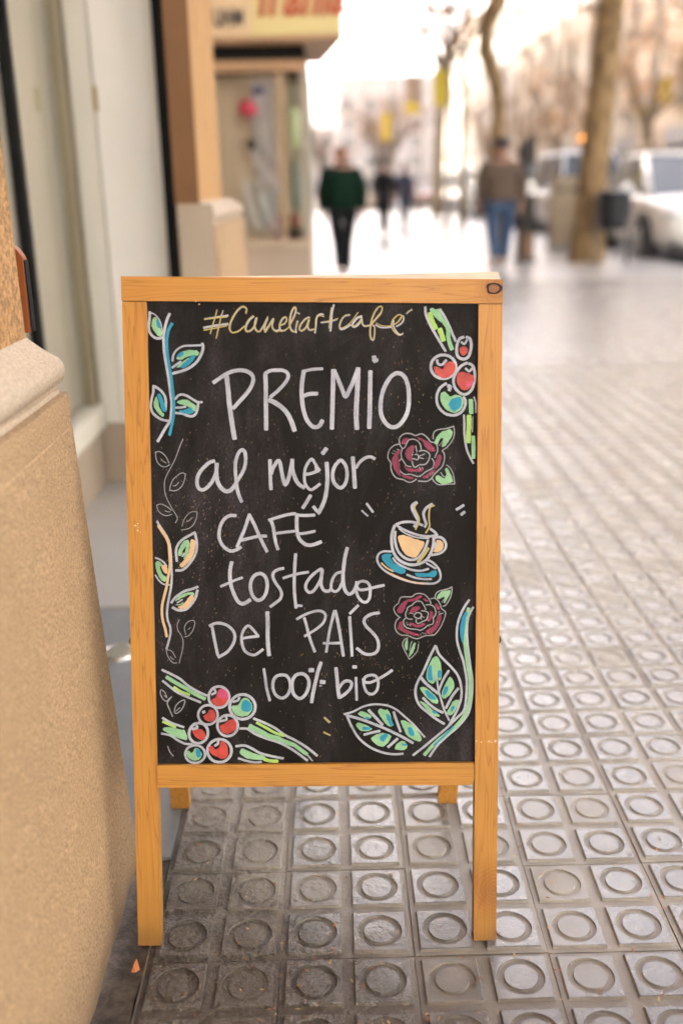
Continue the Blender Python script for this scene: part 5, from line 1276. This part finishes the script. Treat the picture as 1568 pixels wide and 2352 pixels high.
# ------------------------------------------------------------------ cars
CARM = {}
def carmats(key, col, rough=.25):
    s = NT('car_paint_'+key); f = s.noise(s.coord('Object'), 2, 3); c = s.mix(f, tuple(x*.94 for x in col), col)
    return s.set(Base_Color=c, Roughness=rough, Coat_Weight=.6, Coat_Roughness=.05)
MT['cglass'] = simple('car_glass', (.07, .08, .083), .1, .2, 1, spec=.7)
MT['rubber'] = simple('tyre_rubber', (.02, .02, .02), .8, .2, 20)
MT['rim'] = simple('alloy_rim', (.45, .45, .45), .3, .1, 10, metal=.8)
MT['lens'] = simple('headlight_lens', (.7, .72, .72), .08, .1, 8, spec=.9)
MT['redlens'] = simple('tail_light_lens', (.35, .02, .02), .15, .1, 8)
MT['blackpl'] = simple('black_plastic', (.025, .025, .027), .5, .2, 20)
MT['plate'] = simple('number_plate', (.75, .75, .72), .5, .05, 10)
def car(name, label, loc, rz, key, col, roofcol=None, van=0, taxi=False, group=None):
    t = thing(name, label, 'van' if van else 'car', loc, rz, group); pm = carmats(key, col); rm = roofcol or pm
    L = 2.08+.2*van; hb = .12*van
    st = [(-L, .42, .80+hb, .70), (-L+.08, .28, .93+hb, .80), (-1.35, .22, .99+hb, .865), (-.4, .20, .97+hb, .885), (.55, .20, .95+hb, .885), (.95, .21, .93+hb, .88), (1.35, .22, .885+hb, .865), (1.72, .24, .80+hb, .82), (1.95, .27, .70+hb, .72), (L, .33, .58+hb, .58)]
    rings = []
    for x, zb, zt, w in st:
        zm = zb+(zt-zb)*.45; h = [(.75*w, zb), (.97*w, zb+.10), (w, zm), (w*.985, zt-.13), (w*.93, zt-.045), (w*.80, zt), (w*.4, zt+.022)]
        rings.append([(x, y, z) for y, z in h]+[(x, 0, zt+.028)]+[(x, -y, z) for y, z in h[::-1]]+[(x, 0, zb)])
    mo('body', loft(bmesh.new(), rings), pm, t, smooth=True)
    rz_ = 1.47+.42*van; rf, rr = (-.02, -1.25) if not van else (.45, -1.95); bf, br = (1.22, -1.86) if not van else (1.3, -2.15)
    b = bmesh.new(); zt = .955+hb
    low = [(bf, .74, zt-.05), (bf-.25, .80, zt), (br+.35, .80, zt+.01), (br, .70, zt)]; hi = [(rf+.05, .55, rz_-.03), (rf-.1, .60, rz_-.02), (rr+.1, .60, rz_-.02), (rr, .54, rz_-.05)]
    lo_ = [(x, y, z) for x, y, z in low]+[(x, -y, z) for x, y, z in low[::-1]]; hi_ = [(x, y, z) for x, y, z in hi]+[(x, -y, z) for x, y, z in hi[::-1]]
    mo('windows', loft(b, [lo_, hi_], smooth=False), MT['cglass'], t)
    b = bmesh.new(); rg = []
    for z, k in ((rz_-.045, 1.03), (rz_-.005, 1.0), (rz_+.025, .86)): rg.append([((x-(rf+rr)/2)*k+(rf+rr)/2, y*k*1.02, z) for x, y, _ in hi_])
    mo('roof', loft(b, rg), rm, t, smooth=True)
    def pil(p, r):
        mo('pillar', tube(bmesh.new(), p, r, 6), pm, t)
    for s_ in (1, -1):
        pil([(bf-.02, s_*.745, zt-.06), (rf+.05, s_*.565, rz_-.03)], .035); pil([(br+.02, s_*.715, zt-.02), (rr, s_*.55, rz_-.05)], .06)
        pil([(-.35, s_*.81, zt), (-.42, s_*.61, rz_-.02)], .035)
    for x in (1.32+.1*van, -1.28-.15*van):
        for s_ in (1, -1):
            a = bmesh.new(); tube(a, [(x, s_*.70, .33), (x, s_*.893, .33)], .375, 24); mo('wheel_arch', a, MT['blackpl'], t)
            w = bmesh.new(); tube(w, [(x, s_*.68, .31), (x, s_*.70, .31), (x, s_*.885, .31), (x, s_*.905, .31)], [.27, .31, .31, .28], 26); wo = mo('wheel', w, MT['rubber'], t)
            rm_ = bmesh.new(); tube(rm_, [(x, s_*.90, .31), (x, s_*.912, .31)], [.2, .185], 20)
            for q in range(5):
                aa = q*2*math.pi/5; tube(rm_, [(x, s_*.914, .31), (x+.17*math.cos(aa), s_*.914, .31+.17*math.sin(aa))], .022, 5)
            mo('rim', rm_, MT['rim'], wo)
    for s_ in (1, -1):
        h = bmesh.new(); ellipsoid(h, (1.90, s_*.56, .68+hb), (.14, .15, .075), 12, 8); mo('headlight', h, MT['lens'], t, smooth=True)
        h = bmesh.new(); ellipsoid(h, (-L+.05, s_*.62, .80+hb), (.07, .10, .10), 12, 8); mo('tail_light', h, MT['redlens'], t, smooth=True)
        h = bmesh.new(); ellipsoid(h, (.72, s_*.98, 1.0+hb), (.07, .11, .075), 12, 8); mo('mirror', h, pm, t, smooth=True)
        mo('door_handle', bx(-.30, -.12, s_*.88-.012, s_*.88+.012, .80+hb, .825+hb), pm, t)
    mo('grille', bx(L-.12, L+.012, -.42, .42, .36, .47), MT['blackpl'], t, bevel=.02); mo('upper_grille', bx(1.90, L-.015, -.34, .34, .60+hb, .665+hb), MT['blackpl'], t, bevel=.015)
    mo('number_plate', bx(L+.010, L+.022, -.26, .26, .485, .585), MT['plate'], t)
    mo('bumper_trim', bx(1.75, L-.02, -.60, .60, .22, .31), MT['blackpl'], t, bevel=.03)
    if taxi: mo('roof_light', bx(-.35, -.15, -.2, .2, rz_+.03, rz_+.13), simple('roof_light', (.3, .7, .35), .4), t, bevel=.02)
    return t
white = (.74, .72, .68)
car('parked_car', 'cream white car parked at the kerb facing us, right of the thick trunk', (5.60, 16.7, -.13), R(-93), 'white', white, group='vehicles parked along the kerb').scale = (1.06, 1.06, 1.13)
car('parked_van', 'white van parked between the thick trunk and the dark ticket machine', (5.75, 24.0, -.13), R(-90), 'whitevan', (.70, .71, .72), van=1, group='vehicles parked along the kerb')
car('taxi', 'black and yellow taxi parked far off by the crossing in the sun', (5.7, 37, -.13), R(-90), 'black', (.03, .03, .03), roofcol=carmats('yellow', (.72, .48, .03)), taxi=True, group='vehicles parked along the kerb')
car('parked_car', 'silver car parked behind the white van', (5.75, 30.2, -.13), R(-90), 'silver', (.5, .5, .5), group='vehicles parked along the kerb')
car('parked_car', 'red car standing in the sun beyond the side road', (5.8, 66, -.13), R(-90), 'red', (.45, .08, .06), group='vehicles parked along the kerb')
car('crossing_car', 'pale car crossing on the side road at the end of the pavement', (1.0, 54.5, -.116), R(5), 'pale', (.62, .58, .52))

# ------------------------------------------------------------------ street furniture
bin_ = thing('litter_bin', 'dark grey perforated litter bin on posts beside the thick tree trunk', 'litter bin', (3.88, 14.3, 0))
bb = bmesh.new(); n = 20
rg = [[(.185*r_*math.cos(2*math.pi*k/n), .17*r_*math.sin(2*math.pi*k/n), z) for k in range(n)] for z, r_ in ((.47, .92), (.50, 1.0), (.95, 1.06), (.99, 1.06))]
mo('bucket', loft(bb, rg), simple('bin_grey', (.018, .019, .022), .6, .2, 20, spec=.2), bin_, smooth=True)
rr_ = bmesh.new(); tube(rr_, [(.2*math.cos(a), .185*math.sin(a), .985) for a in [k*math.pi/12 for k in range(25)]], .013, 6, cap=False); mo('rim', rr_, MT['steel'], bin_)
for s_ in (-1, 1): mo('post', tube(bmesh.new(), [(s_*.225, 0, 0), (s_*.225, 0, .93)], .02, 8), simple('post_grey', (.09, .09, .095), .45), bin_)
mo('axle', tube(bmesh.new(), [(-.225, 0, .86), (.225, 0, .86)], .012, 6), MT['steel'], bin_)
for k in range(8):
    a = R(200)+k*R(20); mo('perforated_strip', bx(-.012, .012, -.004, .004, .58, .90), MT['blackpl'], bin_, loc=(.197*math.cos(a), .182*math.sin(a), 0), rot=(0, 0, a+R(90)))
cab = thing('electrical_cabinet', 'tan metal electrical cabinet left of the thick tree trunk', 'cabinet', (3.92, 17.6, 0))
cm = simple('cabinet_tan', (.36, .28, .18), .55, .1, 5)
mo('plinth', bx(-.235, .235, -.16, .16, 0, .09), MT['kerb'], cab); cbod = mo('body', bx(-.22, .22, -.15, .15, .092, 1.15), cm, cab, bevel=.01)
mo('lid', bx(-.24, .24, -.18, .17, 1.152, 1.20), cm, cab, bevel=.01)
for s_ in (-1, 1): mo('door', bx(s_*.108-.1, s_*.108+.1, -.158, -.151, .14, 1.11), cm, cab); mo('vent', bx(s_*.108-.06, s_*.108+.06, -.162, -.159, .95, 1.03), MT['blackpl'], cab)
mo('handle', bx(-.03, -.015, -.175, -.159, .58, .70), MT['dark_steel'], cab)
tm = thing('ticket_machine', 'tall dark grey parking ticket machine with slanted top near the man in brown', 'ticket machine', (2.77, 14.9, 0), R(14))
b = bmesh.new(); pf = [(-.13, .02), (.13, .02), (.13, 1.80), (-.13, 1.62)]
fr = [b.verts.new((x*.75, -.11+(.06 if z > 1.5 else 0), z)) for x, z in pf]; bk = [b.verts.new((x*.75, .12, z)) for x, z in pf]
b.faces.new(fr); b.faces.new(bk[::-1])
for k in range(4): b.faces.new((fr[k], bk[k], bk[(k+1) % 4], fr[(k+1) % 4]))
bmesh.ops.recalc_face_normals(b, faces=b.faces[:]); mo('body', b, simple('machine_grey', (.03, .025, .02), .6, .15, 6, spec=.2), tm, bevel=.012)
mo('screen', bx(-.06, .06, -.122, -.112, 1.22, 1.36), simple('dim_screen', (.10, .12, .12), .2), tm); mo('coin_panel', bx(-.07, .07, -.120, -.111, .95, 1.15), MT['steel'], tm); mo('base', bx(-.12, .12, -.14, .14, 0, .05), MT['dark_steel'], tm)
mo('foot', bx(-.092, .092, -.108, .10, .05, .42), simple('rusty_brown', (.16, .09, .045), .7), tm)
def lamp(label, x, y, zb, w, h, col, col2=None, side=1, H=8):
    t = thing('lamp_post', label, 'lamp post', (x, y, 0), 0, 'lamp posts with banners')
    mo('pole', tube(bmesh.new(), [(0, 0, 0), (0, 0, .8), (0, 0, H)], [.10, .075, .05], 10), simple('lamp_pole_paint_%d' % int(y), (.28, .25, .21), .5), t)
    mo('arm', tube(bmesh.new(), [(0, 0, H-.1), (side*.7, 0, H+.15), (side*1.3, 0, H+.1)], .03, 6), MT['dark_steel'], t)
    hd = bmesh.new(); ellipsoid(hd, (side*1.5, 0, H+.08), (.32, .14, .07), 10, 6); mo('lamp_head', hd, MT['dark_steel'], t)
    x0, x1 = (.07, .07+w) if side > 0 else (-.07-w, -.07)
    bn = mo('banner', bx(x0, x1, -.006, .006, zb+(h*.28 if col2 else 0), zb+h), simple('banner_%d' % int(y*10+x), col, .7, .08, 3), t)
    if col2: mo('banner_band', bx(x0, x1, -.006, .006, zb, zb+h*.277), simple('banner_band_%d' % int(y*10+x), col2, .7, .08, 3), t)
    mo('banner_bar', tube(bmesh.new(), [(0, 0, zb+h+.02), (x1 if side > 0 else x0, 0, zb+h+.02)], .012, 5), MT['dark_steel'], t)
Y_ = (.62, .47, .03)
lamp('lamp post with plain yellow banner beside the forked tree', 3.36, 30.6, 3.28, .42, .98, Y_, side=-1)
lamp('lamp post with brown banner edged in yellow', 3.75, 45.5, 4.1, .62, 1.5, (.34, .25, .17), Y_, side=-1)
lamp('distant lamp post with small yellow banner above the walkers', 3.4, 62, 3.7, .55, 1.5, Y_, side=-1)
lamp('lamp post across the street with whitish banner and yellow edge', 12.75, 45, 3.75, .75, 1.5, (.62, .56, .5), Y_, side=1)
lamp('lamp post across the street with yellow banner at the right edge', 12.25, 40.5, 3.85, .62, .98, Y_, side=1)
tl = thing('traffic_light', 'traffic light showing amber across the street left of the thick trunk', 'traffic light', (14.2, 60, 0))
mo('pole', tube(bmesh.new(), [(0, 0, 0), (0, 0, 3.2)], .06, 8), MT['dark_steel'], tl); hdb = mo('head', bx(-.16, .16, -.12, .12, 3.1, 4.0), MT['blackpl'], tl, bevel=.02)
am = bpy.data.materials.new('amber_lamp'); am.use_nodes = True; pb_ = am.node_tree.nodes['Principled BSDF']; pb_.inputs['Base Color'].default_value = (.8, .3, .03, 1); pb_.inputs['Emission Color'].default_value = (1, .33, .05, 1); pb_.inputs['Emission Strength'].default_value = 2.2
lb2 = bmesh.new(); ellipsoid(lb2, (0, -.12, 3.55), (.11, .05, .11), 14, 8); mo('lamp', lb2, am, hdb)
bproto = thing('added_bollard', 'steel bollard with round shiny top, added for sun glints at the edge of the side road', 'added_bollard', (0, 0, 0), 0, 'bollards added for sun glints at the side road crossing')  # invented row whose steel balls catch the sun as bright glints
mo('post', tube(bmesh.new(), [(0, 0, 0), (0, 0, .85)], .06, 10), MT['dark_steel'], bproto)
bl = bmesh.new(); ellipsoid(bl, (0, 0, .93), (.13, .13, .13), 18, 12); mo('ball', bl, MT['steel'], bproto)
for k, x in enumerate((-.1, .55, 1.35, 2.1, 2.75, 3.3, 3.75)):
    o = bproto if k == 0 else copy_tree(bproto); o.location = (x, 48.2-.4*(k % 2), 0)
    o['label'] = 'steel bollard with round top, added for sun glints at the side road, %s' % ('leftmost of the row', 'second from the left', 'third from the left', 'middle of the row', 'third from the right', 'second from the right', 'rightmost of the row')[k]

# ------------------------------------------------------------------ people walking away
SKIN = simple('skin', (.30, .15, .095), .55, .1, 15)
def skinned(name, chains, mat_, parent, sub=2):
    """chains: lists of (x, y, z, r); the first point of the first chain is the root; chains join on equal points"""
    me = bpy.data.meshes.new(name); vs_, ids, es = [], {}, []
    for ch in chains:
        prev = None
        for x, y, z, r in ch:
            k = (round(x, 4), round(y, 4), round(z, 4))
            if k not in ids: ids[k] = len(vs_); vs_.append((x, y, z, r))
            if prev is not None and prev != ids[k]: es.append((prev, ids[k]))
            prev = ids[k]
    me.from_pydata([v[:3] for v in vs_], es, []); o = bpy.data.objects.new(name, me); link(o, parent)
    m = o.modifiers.new('s', 'SKIN'); m.use_smooth_shade = True; o.modifiers.new('u', 'SUBSURF').levels = sub
    for i, v in enumerate(vs_):
        sv = me.skin_vertices[0].data[i]; r = v[3]; sv.radius = r if isinstance(r, tuple) else (r, r); sv.use_root = i == 0
    bpy.context.view_layer.update()
    nm = bpy.data.meshes.new_from_object(o.evaluated_get(bpy.context.evaluated_depsgraph_get()))
    o.modifiers.clear(); o.data = nm; nm.name = name; nm.materials.clear(); nm.materials.append(mat_)
    for p in nm.polygons: p.use_smooth = True
    return o
def person(label, loc, rz, H, jacket, trousers, hair, step=.16, bulk=1.0, collar=None, swing=.10, gap=.085, bald=False):
    t = thing('person', label, 'person', loc, rz, None); s = H/1.75
    def S(ch): return [(x*s, y*s, z*s, tuple(q*s for q in r) if isinstance(r, tuple) else r*s) for x, y, z, r in ch]
    chains = [S([(0, 0, .96, (.135, .10)), (0, .005, 1.14, (.125, .095)), (0, .01, 1.34, (.15, .10)), (0, .0, 1.47, .062), (0, .015, 1.55, .065), (0, .025, 1.64, (.078, .092)), (0, .02, 1.70, (.062, .072))]),
              S([(0, .025, 1.64, (.078, .092)), (0, .125, 1.615, .014)])]
    for e in (-1, 1): chains.append(S([(0, .025, 1.64, (.078, .092)), (e*.088, .015, 1.63, .016)]))
    legs, arms, shoes = [], [], []
    for e in (-1, 1):
        f = e*step
        hip, kn, an = (e*.095, 0, .90, .088), (e*gap*1.05, f*.75+.03, .50, .058), (e*gap*.9, f*1.1-(.10 if f < 0 else .0), .085+(.05 if f < 0 else 0), .042)
        toe = (e*gap, an[1]+.14, .035, .036)
        chains.append(S([(0, 0, .96, (.135, .10)), hip, kn, an, toe])); legs.append((hip, kn, an)); shoes.append((an, toe))
        g = -e*swing
        sh, el, wr = (e*.185, .0, 1.40, .056), (e*.235, g*.5-.03, 1.13, .042), (e*.225, g+.02, .89, .028)
        pa = (e*.222, g+.035, .82, .030)
        chains.append(S([(0, .01, 1.34, (.15, .10)), sh, el, wr, pa])); arms.append((sh, el, wr))
        for q, (dy, ln) in enumerate(((.030, .062), (.011, .075), (-.008, .070), (-.026, .055))):
            chains.append(S([pa, (e*.222, g+.035+dy, .785, .0095), (e*.214, g+.045+dy, .785-ln*.6, .009), (e*.204, g+.05+dy, .785-ln, .008)]))
        chains.append(S([pa, (e*.205, g+.075, .80, .011), (e*.195, g+.088, .765, .010)]))
    body = skinned('body', chains, SKIN, t)
    b = bulk
    jc = [S([(0, 0, .88, (.185*b, .135*b)), (0, .0, 1.02, (.178*b, .13*b)), (0, .0, 1.20, (.172*b, .125*b)), (0, .0, 1.31, (.178*b, .112*b)), (0, .0, 1.41, (.125, .088)), (0, .0, 1.485, (.072, .072))])]
    for sh, el, wr in arms:
        jc.append(S([(0, .0, 1.31, (.178*b, .112*b)), (sh[0], sh[1], sh[2]-.03, .072*b), (el[0], el[1], el[2], .064*b), (wr[0], wr[1], wr[2]+.01, .052*b)]))
    skinned('jacket', jc, jacket, t)
    tr = []
    for hip, kn, an in legs: tr.append(S([(0, 0, .93, (.15, .115)), (hip[0], hip[1], hip[2]-.06, .098), (kn[0], kn[1], kn[2], .074), (an[0], an[1], an[2]+.02, .060)]))
    skinned('trousers', tr, trousers, t)
    for an, toe in shoes: skinned('shoe', [S([(an[0], an[1]-.03, an[2]-.01, .046), (an[0], an[1]+.05, an[2]-.025, .044), (toe[0], toe[1]+.01, toe[2]+.01, .038)])], MT['blackpl'], t)
    hb_ = bmesh.new(); ellipsoid(hb_, (0, .005*s, 1.665*s), (.088*s, .10*s, .095*s), 14, 10)
    for v in hb_.verts:
        if v.co.y > .05*s and v.co.z < 1.70*s: v.co.y = .05*s
        if v.co.z < 1.60*s: v.co.z = 1.60*s+(v.co.z-1.60*s)*.3
        v.co *= 1+.01*noise.noise(v.co*30)
    if bald:
        for v in hb_.verts: v.co.z = min(v.co.z, 1.66*s)
    mo('hair', hb_, hair, t, smooth=True)
    if collar: mo('collar', tube(bmesh.new(), [(.075*s*math.cos(a), .01+.075*s*math.sin(a), 1.485*s) for a in [k*math.pi/10 for k in range(21)]], .022*s, 6, cap=False), collar, t)
    return t
gj = simple('dark_green_jacket', (.0045, .017, .009), .95, .3, 10, .3, spec=.08); bj = simple('brown_grey_jacket', (.085, .056, .036), .9, .2, 10, .3)
bk_ = simple('black_cloth', (.010, .010, .011), .95, .3, 10, spec=.08); nv = simple('navy_cloth', (.02, .03, .06), .8, .3, 10)
person('man in dark green jacket and black trousers walking away along the pavement', (.08, 12.5, 0), 0, 1.61, gj, bk_, simple('thin_reddish_hair', (.22, .095, .055), .7), step=.11, bulk=1.3, collar=gj, gap=.055, bald=True).scale.x = 1.1
person('person in brown jacket and blue jeans walking away near the ticket machine', (2.20, 13.7, 0), R(4), 1.68, bj, simple('blue_jeans', (.028, .06, .12), .85, .25, 20), simple('black_hair', (.015, .012, .01), .6), step=.13, bulk=1.28, collar=bj, gap=.10).scale.x = 1.18
person('far person dressed all in black walking between the green jacket and the trees', (1.13, 24.0, 0), R(-3), 1.72, bk_, bk_, simple('black_hair_far', (.015, .012, .01), .6), step=.15, gap=.05)
person('distant person in navy coat walking just right of the person in black', (1.95, 29.0, 0), R(6), 1.72, nv, nv, simple('brown_hair_far', (.10, .06, .035), .6), step=.12)
person('tiny distant walker in rust coloured top near the sunlit crossing', (2.75, 41, 0), R(0), 1.7, simple('rust_top', (.34, .10, .07), .8), nv, simple('dark_hair_far', (.03, .02, .015), .6), step=.12)

# ------------------------------------------------------------------ bright winter haze over the street
hz = bpy.data.materials.new('haze_air'); hz.use_nodes = True; ht = hz.node_tree; ht.nodes.clear()
pv_ = ht.nodes.new('ShaderNodeVolumePrincipled'); pv_.inputs['Color'].default_value = (.95, .93, .90, 1); pv_.inputs['Density'].default_value = .0009; pv_.inputs['Anisotropy'].default_value = .35
ho = ht.nodes.new('ShaderNodeOutputMaterial'); ht.links.new(pv_.outputs[0], ho.inputs['Volume'])
haze = mo('haze', bx(-410, 410, -70, 710, -1.5, 30), hz); tag(haze, kind='stuff')
